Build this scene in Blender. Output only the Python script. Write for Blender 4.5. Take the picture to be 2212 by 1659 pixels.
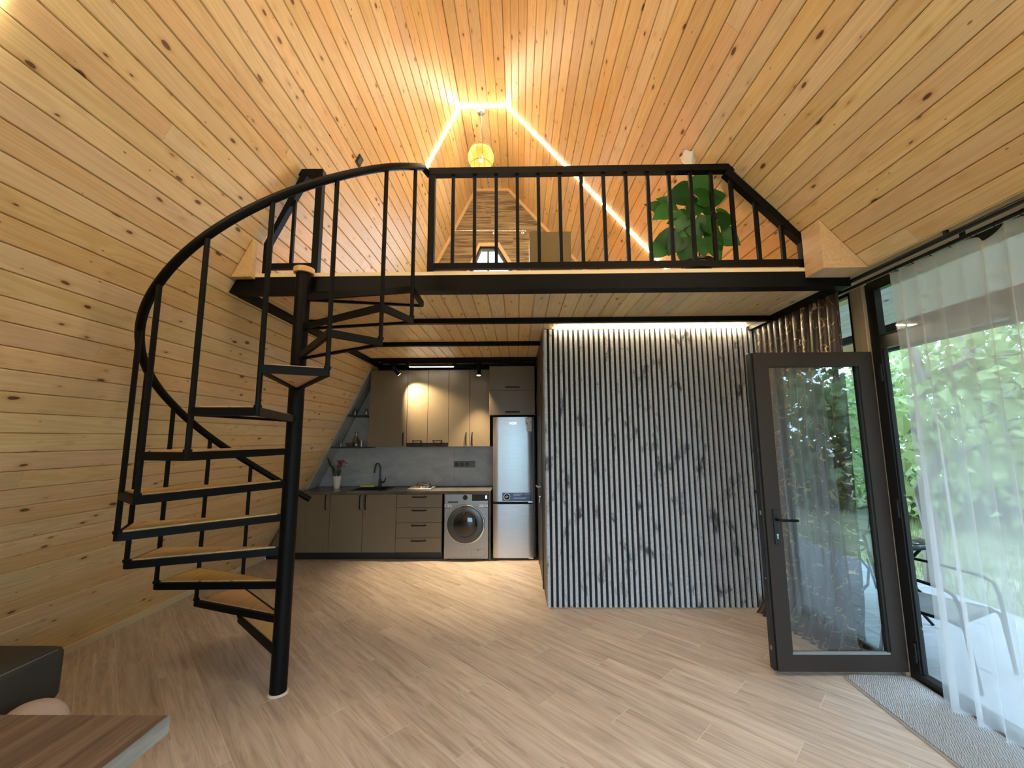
import bpy, bmesh, math, random
from mathutils import Vector, Matrix
random.seed(7)
PI = math.pi
scene = bpy.context.scene
COL = scene.collection
for o in list(bpy.data.objects):
    bpy.data.objects.remove(o, do_unlink=True)

# ------------------------------------------------------------------ camera
F_PX, PITCH, YAW, ROLL, CAM_H = 897.23, 0.1297, 0.0135, 0.0056, 1.607
cam = bpy.data.cameras.new('camera')
cam.sensor_fit = 'HORIZONTAL'; cam.sensor_width = 36.0
cam.lens = F_PX / 2212 * 36.0
cam.clip_start = 0.02; cam.clip_end = 200
camo = bpy.data.objects.new('camera', cam); COL.objects.link(camo)
camo.matrix_world = (Matrix.Translation((0, 0, CAM_H)) @ Matrix.Rotation(YAW, 4, 'Z')
                     @ Matrix.Rotation(PI / 2 + PITCH, 4, 'X') @ Matrix.Rotation(-ROLL, 4, 'Z'))
scene.camera = camo

# ------------------------------------------------------------------ world and exposure
world = bpy.data.worlds.new('overcast_sky'); scene.world = world; world.use_nodes = True
wn = world.node_tree.nodes; wl = world.node_tree.links
bg = wn['Background']; bg.inputs[0].default_value = (0.50, 0.74, 1.0, 1); bg.inputs[1].default_value = 4.7
vs = scene.view_settings
vs.view_transform = 'Standard'; vs.look = 'None'; vs.gamma = 1.0; vs.use_curve_mapping = False
vs.exposure = 1.38

# ------------------------------------------------------------------ key dimensions (metres)
YF, YG = -1.25, 6.33            # front gable behind the viewer, back gable
XL, SL = -3.4535, 0.4906        # left slope: x = XL + SL*z
ZR, XRR, SR = 5.657, -0.118, 0.8701   # ridge height, right end of flat ridge, right slope x = XRR + SR*(ZR-z)
XRL = XL + SL * ZR
XW = 2.63                       # window wall, inner face
ZE = 2.757                      # soffit above the windows
YB = 2.93                       # front of the loft
ZC = 2.735                      # underside of the loft boards
YK = 5.756                      # front of the kitchen units
YS, XS0 = 4.20, 0.269           # slatted partition
def lx(z): return XL + SL * z
def rx(z): return XRR + SR * (ZR - z)

# ------------------------------------------------------------------ material helpers
MATS = {}
class NT:
    def __init__(s, name):
        s.m = bpy.data.materials.new(name); s.m.use_nodes = True
        s.t = s.m.node_tree; s.n = s.t.nodes; s.l = s.t.links
        s.b = s.n['Principled BSDF']; s.out = s.n['Material Output']
        MATS[name] = s.m
    def node(s, t, **kw):
        x = s.n.new(t)
        for k, v in kw.items():
            if k == 'inp':
                for a, b in v.items(): s.set(x.inputs[a], b)
            else: setattr(x, k, v)
        return x
    def set(s, sock, v):
        if hasattr(v, 'is_output') or isinstance(v, bpy.types.NodeSocket): s.l.new(v, sock)
        else: sock.default_value = v
    def coord(s, kind='Object'):
        if kind == 'World': return s.node('ShaderNodeNewGeometry').outputs['Position']
        return s.node('ShaderNodeTexCoord').outputs[kind]
    def mapping(s, vec, scale=(1, 1, 1), loc=(0, 0, 0), rot=(0, 0, 0)):
        m = s.node('ShaderNodeMapping'); s.l.new(vec, m.inputs[0])
        m.inputs['Scale'].default_value = scale; s.set(m.inputs['Location'], loc); m.inputs['Rotation'].default_value = rot
        return m.outputs[0]
    def noise(s, vec, scale=5, detail=3, rough=.5, dist=0.0):
        n = s.node('ShaderNodeTexNoise'); s.l.new(vec, n.inputs['Vector'])
        n.inputs['Scale'].default_value = scale; n.inputs['Detail'].default_value = detail
        n.inputs['Roughness'].default_value = rough; n.inputs['Distortion'].default_value = dist
        return n.outputs[0]
    def ramp(s, fac, stops):
        r = s.node('ShaderNodeValToRGB'); s.l.new(fac, r.inputs[0]); e = r.color_ramp.elements
        while len(e) < len(stops): e.new(.5)
        for x, (p, c) in zip(e, stops):
            x.position = p; x.color = (c[0], c[1], c[2], 1) if len(c) == 3 else c
        return r.outputs[0]
    def mix(s, fac, a, b, blend='MIX'):
        m = s.node('ShaderNodeMix', data_type='RGBA', blend_type=blend)
        s.set(m.inputs[0], fac)
        for i, v in ((6, a), (7, b)):
            if not isinstance(v, bpy.types.NodeSocket) and len(v) == 3: v = (*v, 1)
            s.set(m.inputs[i], v)
        return m.outputs[2]
    def math(s, op, a, b=0.0, c=0.0, clamp=False):
        m = s.node('ShaderNodeMath', operation=op, use_clamp=clamp)
        s.set(m.inputs[0], a); s.set(m.inputs[1], b)
        if len(m.inputs) > 2: s.set(m.inputs[2], c)
        return m.outputs[0]
    def bump(s, h, strength=.2, dist=.01):
        b = s.node('ShaderNodeBump'); s.l.new(h, b.inputs['Height'])
        b.inputs['Strength'].default_value = strength; b.inputs['Distance'].default_value = dist
        s.l.new(b.outputs[0], s.b.inputs['Normal'])
    def base(s, c): s.set(s.b.inputs['Base Color'], c if isinstance(c, bpy.types.NodeSocket) or len(c) == 4 else (*c, 1))
    def p(s, **kw):
        for k, v in kw.items(): s.set(s.b.inputs[k.replace('_', ' ')], v)

def plain(name, c, rough=.5, metal=0.0, spec=.5, coat=0.0):
    s = NT(name); s.base(c); s.p(Roughness=rough, Metallic=metal, Specular_IOR_Level=spec, Coat_Weight=coat)
    return s.m

def pine(name, light=(.775, .56, .285), dark=(.66, .435, .19), knot=True, grey=0.0, rough=.46):
    s = NT(name)
    rnd = s.node('ShaderNodeObjectInfo').outputs['Random']
    off = s.node('ShaderNodeCombineXYZ', inp={0: s.math('MULTIPLY', rnd, 37.0), 1: s.math('MULTIPLY', rnd, 91.0), 2: s.math('MULTIPLY', rnd, 13.0)}).outputs[0]
    co = s.node('ShaderNodeVectorMath', operation='ADD', inp={0: s.coord(), 1: off}).outputs[0]
    v1 = s.mapping(co, scale=(46, 1.3, 46))
    g1 = s.noise(v1, 1.0, 4, .55, .6)
    v2 = s.mapping(co, scale=(9, .55, 9))
    g2 = s.noise(v2, 1.0, 2, .5, 1.2)
    rings = s.math('SINE', s.math('MULTIPLY', g2, 60.0))
    rings = s.math('MULTIPLY_ADD', rings, .5, .5)
    fac = s.math('MULTIPLY_ADD', rings, .35, s.math('MULTIPLY', g1, .65))
    col = s.ramp(fac, [(.2, dark), (.75, light)])
    blotch = s.noise(s.mapping(co, scale=(3, .5, 3)), 1.0, 2)
    col = s.mix(s.math('MULTIPLY', s.ramp(blotch, [(.45, (0, 0, 0)), (.75, (1, 1, 1))]), .45), col, (.66, .385, .15))
    # each board a little lighter, darker, redder or yellower
    r2 = s.math('FRACT', s.math('MULTIPLY', rnd, 7.31)); r3 = s.math('FRACT', s.math('MULTIPLY', rnd, 23.7))
    hs = s.node('ShaderNodeHueSaturation', inp={'Hue': s.math('MULTIPLY_ADD', r2, .018, .491), 'Saturation': s.math('MULTIPLY_ADD', r3, .22, .84 - grey),
                                                 'Value': s.math('MULTIPLY_ADD', rnd, .17, .905), 'Color': col})
    col = hs.outputs[0]
    if knot:
        kv = s.mapping(s.node('ShaderNodeVectorMath', operation='ADD', inp={0: co, 1: s.node('ShaderNodeVectorMath', operation='SCALE', inp={0: s.noise(s.mapping(co, scale=(14, 9, 14)), 1, 1), 3: .02}).outputs[0]}).outputs[0], scale=(14, 5.6, 14))
        vo = s.node('ShaderNodeTexVoronoi', feature='F1', inp={'Vector': kv, 'Scale': 1.0, 'Randomness': 1.0})
        d = vo.outputs['Distance']; cell = s.node('ShaderNodeSeparateColor', inp={0: vo.outputs['Color']}).outputs[0]
        size = s.math('MULTIPLY', s.math('GREATER_THAN', cell, .30), s.math('MULTIPLY_ADD', s.math('FRACT', s.math('MULTIPLY', cell, 17.0)), .13, .03))
        kf = s.node('ShaderNodeMapRange', interpolation_type='SMOOTHSTEP', inp={0: s.math('SUBTRACT', d, size), 1: -.025, 2: .02, 3: 1.0, 4: 0.0}).outputs[0]
        halo = s.node('ShaderNodeMapRange', interpolation_type='SMOOTHSTEP', inp={0: s.math('SUBTRACT', d, size), 1: -.05, 2: .22, 3: .45, 4: 0.0}).outputs[0]
        halo = s.math('MULTIPLY', halo, s.math('GREATER_THAN', cell, .30))
        col = s.mix(halo, col, (.44, .20, .055))
        kf = s.math('MULTIPLY', kf, s.math('GREATER_THAN', cell, .30))
        kc = s.ramp(s.math('SINE', s.math('MULTIPLY', d, 140.0)), [(.2, (.10, .035, .012)), (.8, (.21, .085, .03))])
        col = s.mix(kf, col, kc)
        # small pin knots
        v3 = s.node('ShaderNodeTexVoronoi', feature='F1', inp={'Vector': s.mapping(co, scale=(19, 8.5, 19), loc=(3.3, 1.7, .4)), 'Scale': 1.0, 'Randomness': 1.0})
        c3 = s.node('ShaderNodeSeparateColor', inp={0: v3.outputs['Color']}).outputs[1]
        pin = s.node('ShaderNodeMapRange', interpolation_type='SMOOTHSTEP', inp={0: s.math('SUBTRACT', v3.outputs['Distance'], s.math('MULTIPLY', c3, .09)), 1: -.01, 2: .03, 3: .85, 4: 0.0}).outputs[0]
        col = s.mix(s.math('MULTIPLY', pin, s.math('GREATER_THAN', c3, .55)), col, (.20, .085, .03))
    s.base(col); s.p(Roughness=rough, Coat_Weight=.16, Coat_Roughness=.38)
    s.bump(g1, .08, .004)
    return s.m

pine('pine')
pine('pine_trim', (.74, .52, .27), (.62, .39, .17), knot=False)
pine('pine_tread', (.66, .43, .17), (.50, .28, .09))
pine('porch_board', (.93, .92, .86), (.82, .81, .76), knot=True, grey=.5, rough=.6)
plain('black_metal', (.0028, .0028, .0033), .5, spec=.14)
plain('black_plastic', (.012, .012, .013), .35)
plain('black_gap', (.008, .009, .012), .8)
plain('white_plastic', (.8, .8, .8), .4)
plain('grout', (.70, .62, .53), .8)
plain('pale_pine', (.80, .65, .42), .5)

def floor_mat():
    s = NT('floor_tile')
    rnd = s.node('ShaderNodeObjectInfo').outputs['Random']
    off = s.node('ShaderNodeCombineXYZ', inp={0: s.math('MULTIPLY', rnd, 41.0), 1: s.math('MULTIPLY', rnd, 77.0)}).outputs[0]
    co = s.node('ShaderNodeVectorMath', operation='ADD', inp={0: s.coord(), 1: off}).outputs[0]
    g = s.noise(s.mapping(co, scale=(1.1, 22, 1)), 1, 5, .6, .9)
    h = s.noise(s.mapping(co, scale=(.9, 7, 1)), 1, 3, .5, 1.6)
    f = s.math('MULTIPLY_ADD', s.math('MULTIPLY_ADD', s.math('SINE', s.math('MULTIPLY', h, 42.0)), .5, .5), .10, s.math('MULTIPLY', g, .90))
    col = s.ramp(f, [(.27, (.34, .262, .205)), (.5, (.53, .43, .35)), (.73, (.66, .57, .48))])
    hs = s.node('ShaderNodeHueSaturation', inp={'Value': s.math('MULTIPLY_ADD', rnd, .16, .92), 'Color': col})
    s.base(hs.outputs[0]); s.p(Roughness=s.math('MULTIPLY_ADD', g, .2, .34)); s.bump(g, .06, .003)
floor_mat()

def gable_mat():
    s = NT('gable_laminate')
    rnd = s.node('ShaderNodeObjectInfo').outputs['Random']
    off = s.node('ShaderNodeCombineXYZ', inp={0: s.math('MULTIPLY', rnd, 41.0), 2: s.math('MULTIPLY', rnd, 77.0)}).outputs[0]
    co = s.node('ShaderNodeVectorMath', operation='ADD', inp={0: s.coord(), 1: off}).outputs[0]
    g = s.noise(s.mapping(co, scale=(2.2, 10, 38)), 1, 5, .65, .5)
    c = s.ramp(g, [(.3, (.045, .03, .016)), (.43, (.16, .11, .055)), (.55, (.32, .235, .13)), (.75, (.43, .33, .20))])
    s.base(c); s.p(Roughness=.6)
gable_mat()

def slat_mat():
    s = NT('slat_face')
    co = s.coord('World')
    big = s.noise(s.mapping(co, scale=(9, 9, 4.0), rot=(0, .35, 0)), 1, 4, .62, .4)
    fine = s.noise(s.mapping(co, scale=(60, 60, 40)), 1, 3, .6)
    c = s.ramp(fine, [(.3, (.36, .37, .385)), (.7, (.55, .56, .58))])
    c = s.mix(s.ramp(big, [(.56, (0, 0, 0)), (.68, (1, 1, 1))]), c, (.055, .06, .07))
    s.base(c); s.p(Roughness=.55)
slat_mat()

def concrete():
    s = NT('concrete_panel'); co = s.coord('World')
    a = s.noise(s.mapping(co, scale=(2.4, 2.4, 5)), 1, 6, .65, .8)
    b = s.noise(co, 60, 3, .6)
    c = s.ramp(a, [(.3, (.28, .272, .255)), (.7, (.44, .43, .405))])
    c = s.mix(s.math('MULTIPLY', b, .2), c, (.22, .21, .195))
    s.base(c); s.p(Roughness=.38)
concrete()
def worktop():
    s = NT('worktop_stone'); co = s.coord('World')
    a = s.noise(s.mapping(co, scale=(3, 8, 8)), 1, 6, .65, .6)
    c = s.ramp(a, [(.3, (.055, .045, .037)), (.7, (.14, .12, .10))])
    s.base(c); s.p(Roughness=.22)
worktop()
def cabinet():
    s = NT('cabinet_taupe'); co = s.coord('World')
    a = s.noise(s.mapping(co, scale=(30, 30, 300)), 1, 3)
    c = s.ramp(a, [(.3, (.150, .113, .068)), (.7, (.170, .130, .082))])
    s.base(c); s.p(Roughness=.42)
cabinet()
plain('cabinet_body', (.03, .027, .024), .6)
def steel(name, c, rough, sc):
    s = NT(name); co = s.coord('World')
    a = s.noise(s.mapping(co, scale=sc), 1, 3)
    s.base(s.ramp(a, [(.3, tuple(x * .95 for x in c)), (.7, tuple(min(1, x * 1.03) for x in c))]))
    s.p(Metallic=.9, Roughness=rough)
    s.b.inputs['Anisotropic'].default_value = .4
steel('brushed_steel', (.52, .535, .55), .36, (3, 3, 160))
steel('washer_silver', (.30, .295, .28), .38, (90, 90, 4))
plain('chrome', (.8, .8, .8), .12, 1.0)
plain('chrome_satin', (.72, .72, .72), .28, 1.0)
plain('dark_glass', (.01, .011, .013), .06, coat=.3)
plain('charcoal_ring', (.05, .053, .058), .3)
plain('sticker_blue', (.055, .15, .38), .35)
plain('sticker_white', (.72, .74, .76), .45)
plain('sticker_pink', (.72, .55, .58), .45)
plain('sticker_black', (.02, .02, .02), .5)
plain('energy_green', (.1, .32, .2), .5); plain('energy_orange', (.55, .25, .07), .5); plain('energy_yellow', (.6, .55, .12), .5)
plain('vase_cream', (.72, .62, .50), .45)
plain('leaf_dark', (.02, .035, .018), .4); plain('petal_wine', (.20, .035, .075), .55)
plain('sponge_yellow', (.75, .75, .12), .8)
plain('olive_board', (.075, .055, .022), .7, spec=.2)
plain('pvc_brown', (.038, .027, .022), .5, spec=.2)
plain('pvc_black', (.010, .0095, .010), .3)
plain('gasket', (.006, .006, .006), .6)
plain('rail_black', (.006, .006, .007), .3)
plain('wood_post', (.40, .30, .19), .6)
plain('socket_grey', (.10, .095, .09), .4)
plain('grey_leather', (.045, .046, .047), .55)
plain('stitch_grey', (.22, .22, .21), .7)
plain('mat_trim', (.38, .38, .385), .9)
plain('door_dark', (.012, .010, .010), .45)
plain('door_frame_brown', (.06, .045, .035), .5)

def post_mat():
    s = NT('post_pine'); co = s.coord('World')
    a = s.noise(s.mapping(co, scale=(40, 40, 1.4)), 1, 4, .6, .5)
    s.base(s.ramp(a, [(.3, (.34, .255, .16)), (.7, (.50, .39, .26))])); s.p(Roughness=.6)
post_mat()

def glass_mat(name, tint=(1, 1, 1), f0=.04):
    s = NT(name); s.n.remove(s.b)
    tr = s.node('ShaderNodeBsdfTransparent', inp={0: (*tint, 1)})
    gl = s.node('ShaderNodeBsdfGlossy', inp={0: (1, 1, 1, 1), 1: .01})
    fc = s.node('ShaderNodeLayerWeight', inp={0: .5}).outputs['Facing']
    fr = s.math('MULTIPLY_ADD', s.math('POWER', fc, 5.0), 1 - f0, f0, clamp=True)
    mx = s.node('ShaderNodeMixShader', inp={0: fr, 1: tr.outputs[0], 2: gl.outputs[0]})
    s.l.new(mx.outputs[0], s.out.inputs[0])
glass_mat('window_glass', (.93, .97, .96)); glass_mat('tumbler_glass', (.975, .98, .98), .05)
glass_mat('door_glass', (.90, .93, .93), .12)

def sheer():
    s = NT('sheer_voile'); s.n.remove(s.b)
    v = s.mapping(s.coord('UV'), scale=(1, 1, 1))
    tr = s.node('ShaderNodeBsdfTransparent', inp={0: (.98, .98, .98, 1)})
    df = s.node('ShaderNodeBsdfDiffuse', inp={0: (.79, .79, .79, 1)})
    tl = s.node('ShaderNodeBsdfTranslucent', inp={0: (.78, .78, .78, 1)})
    m1 = s.node('ShaderNodeMixShader', inp={0: .55, 1: df.outputs[0], 2: tl.outputs[0]})
    lw = s.node('ShaderNodeLayerWeight', inp={0: .35})
    f = s.math('MULTIPLY_ADD', lw.outputs['Facing'], .46, .45, clamp=True)
    m2 = s.node('ShaderNodeMixShader', inp={0: f, 1: tr.outputs[0], 2: m1.outputs[0]})
    s.l.new(m2.outputs[0], s.out.inputs[0])
sheer()
def drape():
    s = NT('brown_gold_fabric')
    co = s.coord('UV')
    w = s.node('ShaderNodeVectorMath', operation='ADD', inp={0: co, 1: s.node('ShaderNodeVectorMath', operation='SCALE', inp={0: s.node('ShaderNodeTexNoise', inp={'Vector': co, 'Scale': 7.0, 'Detail': 3}).outputs[1], 3: .22}).outputs[0]}).outputs[0]
    vo = s.node('ShaderNodeTexVoronoi', feature='DISTANCE_TO_EDGE', inp={'Vector': s.mapping(w, scale=(15, 11, 1)), 'Scale': 1.0})
    line = s.node('ShaderNodeMapRange', inp={0: vo.outputs[0], 1: .008, 2: .035, 3: 1.0, 4: 0.0}).outputs[0]
    mask = s.ramp(s.noise(co, 11, 3), [(.50, (0, 0, 0)), (.56, (1, 1, 1))])
    f = s.math('MULTIPLY', line, mask)
    s.base(s.mix(f, (.030, .016, .010), (.80, .60, .30)))
    s.p(Roughness=s.math('MULTIPLY_ADD', f, -.12, .34), Metallic=s.math('MULTIPLY', f, .7), Sheen_Weight=.2)
drape()
def rug():
    s = NT('bath_mat'); co = s.coord('World')
    a = s.noise(co, 160, 3); w = s.node('ShaderNodeTexWave', wave_type='BANDS', inp={'Vector': s.mapping(co, scale=(1, 1, 1), rot=(0, 0, .6)), 'Scale': 30.0, 'Distortion': 6.0})
    s.base(s.ramp(s.math('MULTIPLY_ADD', w.outputs[1], .5, s.math('MULTIPLY', a, .5)), [(.2, (.325, .325, .33)), (.8, (.49, .49, .495))]))
    s.p(Roughness=.95); s.bump(s.math('MULTIPLY_ADD', w.outputs[1], .6, a), .7, .012)
rug()
def table_mat():
    s = NT('table_oak'); co = s.coord()
    g = s.noise(s.mapping(co, scale=(40, 1.6, 1)), 1, 5, .65, .7)
    s.base(s.ramp(g, [(.3, (.09, .062, .045)), (.52, (.175, .125, .095)), (.75, (.27, .205, .16))])); s.p(Roughness=.45)
    s = NT('table_edge'); co = s.coord()
    g = s.noise(s.mapping(co, scale=(40, 2.2, 40)), 1, 4, .6, .5)
    s.base(s.ramp(g, [(.3, (.20, .20, .19)), (.7, (.37, .37, .35))])); s.p(Roughness=.6)
table_mat()
def fur():
    s = NT('pink_fur'); co = s.coord()
    s.base((.90, .72, .70)); s.p(Roughness=1.0, Sheen_Weight=.6); s.bump(s.noise(co, 90, 4, .7), 1.0, .02)
fur()
def leafmat(name, c1, c2, tl=.35):
    s = NT(name); rnd = s.node('ShaderNodeObjectInfo').outputs['Random']; co = s.coord()
    f = s.math('MULTIPLY_ADD', rnd, .6, s.math('MULTIPLY', s.noise(co, 14, 2), .4))
    col = s.ramp(f, [(.2, c1), (.8, c2)])
    s.base(col); s.p(Roughness=.4)
    t = s.node('ShaderNodeBsdfTranslucent'); s.l.new(col, t.inputs[0])
    mx = s.node('ShaderNodeMixShader', inp={0: tl, 1: s.b.outputs[0], 2: t.outputs[0]}); s.l.new(mx.outputs[0], s.out.inputs[0])
leafmat('philodendron_leaf', (.012, .07, .014), (.045, .19, .035), .25)
plain('stem_green', (.14, .17, .05), .5)
plain('white_petal', (.78, .76, .76), .6)
def tree_leaf(name, c1, c2):
    s = NT(name); co = s.coord()
    col = s.ramp(s.noise(co, 1.7, 3), [(.3, c1), (.7, c2)])
    s.base(col); s.p(Roughness=.55)
    t = s.node('ShaderNodeBsdfTranslucent'); s.l.new(col, t.inputs[0])
    mx = s.node('ShaderNodeMixShader', inp={0: .45, 1: s.b.outputs[0], 2: t.outputs[0]}); s.l.new(mx.outputs[0], s.out.inputs[0])
tree_leaf('tree_leaf', (.16, .22, .07), (.34, .41, .16)); tree_leaf('hedge_leaf', (.12, .19, .07), (.29, .36, .17))
tree_leaf('grass_blade', (.15, .19, .06), (.30, .32, .14))
plain('bark', (.20, .17, .14), .9)
def lawn():
    s = NT('lawn'); co = s.coord('World'); a = s.noise(co, 1.6, 6, .7)
    s.base(s.ramp(a, [(.3, (.10, .12, .05)), (.5, (.18, .19, .10)), (.75, (.32, .28, .21))])); s.p(Roughness=1.0)
lawn()
def paver():
    s = NT('paver'); rnd = s.node('ShaderNodeObjectInfo').outputs['Random']; co = s.coord()
    a = s.noise(s.mapping(co, scale=(3, 14, 1)), 1, 5, .65, .8)
    s.base(s.mix(s.math('MULTIPLY', rnd, .4), s.ramp(a, [(.3, (.205, .205, .207)), (.7, (.34, .34, .343))]), (.207, .207, .21))); s.p(Roughness=.6); s.bump(a, .4, .01)
paver()
def emit(name, c, st):
    s = NT(name); s.n.remove(s.b); e = s.node('ShaderNodeEmission', inp={0: (*c, 1), 1: st}); s.l.new(e.outputs[0], s.out.inputs[0])
emit('led_warm', (1.0, .86, .60), 72.0); emit('led_wall', (1.0, .83, .56), 33.0); emit('bulb_warm', (1.0, .62, .25), 14.0)
emit('led_neutral', (1.0, .93, .80), 12.0); emit('display_glow', (.6, .7, 1.0), 1.2)
def shade_mat():
    s = NT('lamp_veneer'); s.base((.58, .36, .14)); s.p(Roughness=.5)
    t = s.node('ShaderNodeBsdfTranslucent', inp={0: (.75, .45, .14, 1)})
    mx = s.node('ShaderNodeMixShader', inp={0: .35, 1: s.b.outputs[0], 2: t.outputs[0]}); s.l.new(mx.outputs[0], s.out.inputs[0])
shade_mat()

# ------------------------------------------------------------------ geometry helpers
ORG = {}
def org(o): return ORG.get(o.name, Vector((0, 0, 0))) if o else Vector((0, 0, 0))
def tag(o, label=None, cat=None, group=None, kind=None):
    if label: o['label'] = label
    if cat: o['category'] = cat
    if group: o['group'] = group
    if kind: o['kind'] = kind
    return o
def thing(name, loc, label, cat, group=None):
    o = bpy.data.objects.new(name, None); COL.objects.link(o); o.location = loc; o.empty_display_size = .1
    ORG[o.name] = Vector(loc)
    return tag(o, label, cat, group)
class MB:
    def __init__(s): s.v = []; s.f = []; s.uv = None
    def add(s, vs, fs):
        b = len(s.v); s.v += [Vector(x) for x in vs]; s.f += [tuple(b + i for i in f) for f in fs]; return s
    def box(s, x0, x1, y0, y1, z0, z1):
        return s.add([(x, y, z) for z in (z0, z1) for y in (y0, y1) for x in (x0, x1)],
                     [(0, 2, 3, 1), (4, 5, 7, 6), (0, 1, 5, 4), (2, 6, 7, 3), (0, 4, 6, 2), (1, 3, 7, 5)])
    def bbox(s, x0, x1, y0, y1, z0, z1, b=.003):
        # box with chamfered edges
        bm = bmesh.new(); bmesh.ops.create_cube(bm, size=1)
        for v in bm.verts: v.co = Vector(((x0 + x1) / 2 + v.co.x * (x1 - x0), (y0 + y1) / 2 + v.co.y * (y1 - y0), (z0 + z1) / 2 + v.co.z * (z1 - z0)))
        bmesh.ops.bevel(bm, geom=bm.edges[:], offset=b, segments=1, affect='EDGES')
        return s.bm(bm)
    def bm(s, bm):
        bm.verts.ensure_lookup_table(); bm.verts.index_update()
        s.add([v.co.copy() for v in bm.verts], [tuple(v.index for v in f.verts) for f in bm.faces]); bm.free(); return s
    def prism(s, poly, axis, a, b):
        # polygon (2D list) extruded along axis between a and b; axis 'Y': poly=(x,z); 'Z': (x,y); 'X': (y,z)
        def P(p, t): return {'Y': (p[0], t, p[1]), 'Z': (p[0], p[1], t), 'X': (t, p[0], p[1])}[axis]
        n = len(poly)
        return s.add([P(p, a) for p in poly] + [P(p, b) for p in poly],
                     [tuple(range(n)), tuple(range(2 * n - 1, n - 1, -1))] + [(i, i + n, (i + 1) % n + n, (i + 1) % n) for i in range(n)])
    def tube(s, path, r, n=10, closed=False, prof=None, cap=True):
        path = [Vector(p) for p in path]; m = len(path)
        rs = r if isinstance(r, (list, tuple)) else [r] * m
        prof = prof or [(math.cos(2 * PI * k / n), math.sin(2 * PI * k / n)) for k in range(n)]
        n = len(prof)
        t0 = (path[1] - path[0]).normalized()
        up = Vector((0, 0, 1)) if abs(t0.z) < .95 else Vector((1, 0, 0))
        nx = t0.cross(up).normalized(); pts = []
        for i in range(m):
            t = ((path[(i + 1) % m] - path[i - 1]) if closed or 0 < i < m - 1 else (path[1] - path[0] if i == 0 else path[-1] - path[-2])).normalized()
            nx = (nx - t * nx.dot(t)).normalized(); ny = t.cross(nx)
            pts += [path[i] + nx * (a * rs[i]) + ny * (b * rs[i]) for a, b in prof]
        fs = []
        for i in range(m if closed else m - 1):
            for k in range(n):
                a = i * n + k; b = i * n + (k + 1) % n; c = ((i + 1) % m) * n + (k + 1) % n; d = ((i + 1) % m) * n + k
                fs.append((a, b, c, d))
        if cap and not closed: fs += [tuple(range(n - 1, -1, -1)), tuple(range((m - 1) * n, m * n))]
        return s.add(pts, fs)
    def bar(s, a, b, w, h=None):
        # rectangular bar from a to b: w horizontal, h the other way
        h = h or w; a = Vector(a); b = Vector(b); t = (b - a).normalized()
        up = Vector((0, 0, 1)) if abs(t.z) < .95 else Vector((0, 1, 0))
        nx = t.cross(up).normalized(); ny = nx.cross(t)
        vs = [p + nx * (i * w / 2) + ny * (j * h / 2) for p in (a, b) for i, j in ((-1, -1), (1, -1), (1, 1), (-1, 1))]
        return s.add(vs, [(0, 3, 2, 1), (4, 5, 6, 7), (0, 1, 5, 4), (1, 2, 6, 5), (2, 3, 7, 6), (3, 0, 4, 7)])
    def lathe(s, prof, c, n=20, axis='Z'):
        c = Vector(c); vs = []
        for r, h in prof:
            for k in range(n):
                a = 2 * PI * k / n; x, y = r * math.cos(a), r * math.sin(a)
                vs.append(c + Vector({'Z': (x, y, h), 'Y': (x, h, y), 'X': (h, x, y)}[axis]))
        m = len(prof); fs = [(i * n + k, i * n + (k + 1) % n, (i + 1) * n + (k + 1) % n, (i + 1) * n + k) for i in range(m - 1) for k in range(n)]
        fs += [tuple(range(n - 1, -1, -1)), tuple(range((m - 1) * n, m * n))]
        return s.add(vs, fs)
    def grid(s, fn, nu, nv):
        b = [fn(i / nu, j / nv) for j in range(nv + 1) for i in range(nu + 1)]
        return s.add(b, [(j * (nu + 1) + i, j * (nu + 1) + i + 1, (j + 1) * (nu + 1) + i + 1, (j + 1) * (nu + 1) + i) for j in range(nv) for i in range(nu)])
    def mesh(s, name, o=Vector((0, 0, 0)), smooth=False, fix=True):
        me = bpy.data.meshes.new(name); me.from_pydata([tuple(v - o) for v in s.v], [], s.f); me.update()
        if fix:
            bm = bmesh.new(); bm.from_mesh(me); bmesh.ops.recalc_face_normals(bm, faces=bm.faces); bm.to_mesh(me); bm.free()
        if smooth:
            me.polygons.foreach_set('use_smooth', [True] * len(me.polygons))
            if smooth != 'all':
                try: me.set_sharp_from_angle(angle=math.radians(38))
                except Exception: pass
        return me
    def build(s, name, mat, parent=None, smooth=False, fix=True):
        o0 = org(parent); me = s.mesh(name, o0, smooth, fix)
        me.materials.append(MATS[mat]); o = bpy.data.objects.new(name, me); COL.objects.link(o)
        if parent: o.parent = parent
        ORG[o.name] = o0
        return o
def one(name, mb, mat, label, cat, group=None, smooth=False):
    # a thing that is a single mesh, its origin at its base
    xs = [v.x for v in mb.v]; ys = [v.y for v in mb.v]; zs = [v.z for v in mb.v]
    b = Vector(((min(xs) + max(xs)) / 2, (min(ys) + max(ys)) / 2, min(zs)))
    me = mb.mesh(name, b, smooth); me.materials.append(MATS[mat]); o = bpy.data.objects.new(name, me); COL.objects.link(o)
    o.location = b; ORG[o.name] = b
    return tag(o, label, cat, group)
def struct(name, mb, mat, smooth=False, label=None):
    o = mb.build(name, mat, None, smooth); o['kind'] = 'structure'
    if label: o['label'] = label
    return o
def clip(poly, a, b, c):
    # keep a*x + b*y <= c
    out = []
    for i in range(len(poly)):
        p, q = poly[i], poly[(i + 1) % len(poly)]; dp = a * p[0] + b * p[1] - c; dq = a * q[0] + b * q[1] - c
        if dp <= 1e-9: out.append(p)
        if (dp < -1e-9 and dq > 1e-9) or (dp > 1e-9 and dq < -1e-9):
            t = dp / (dp - dq); out.append((p[0] + (q[0] - p[0]) * t, p[1] + (q[1] - p[1]) * t))
    return out
def area(p): return abs(sum(p[i][0] * p[(i + 1) % len(p)][1] - p[(i + 1) % len(p)][0] * p[i][1] for i in range(len(p)))) / 2
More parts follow.
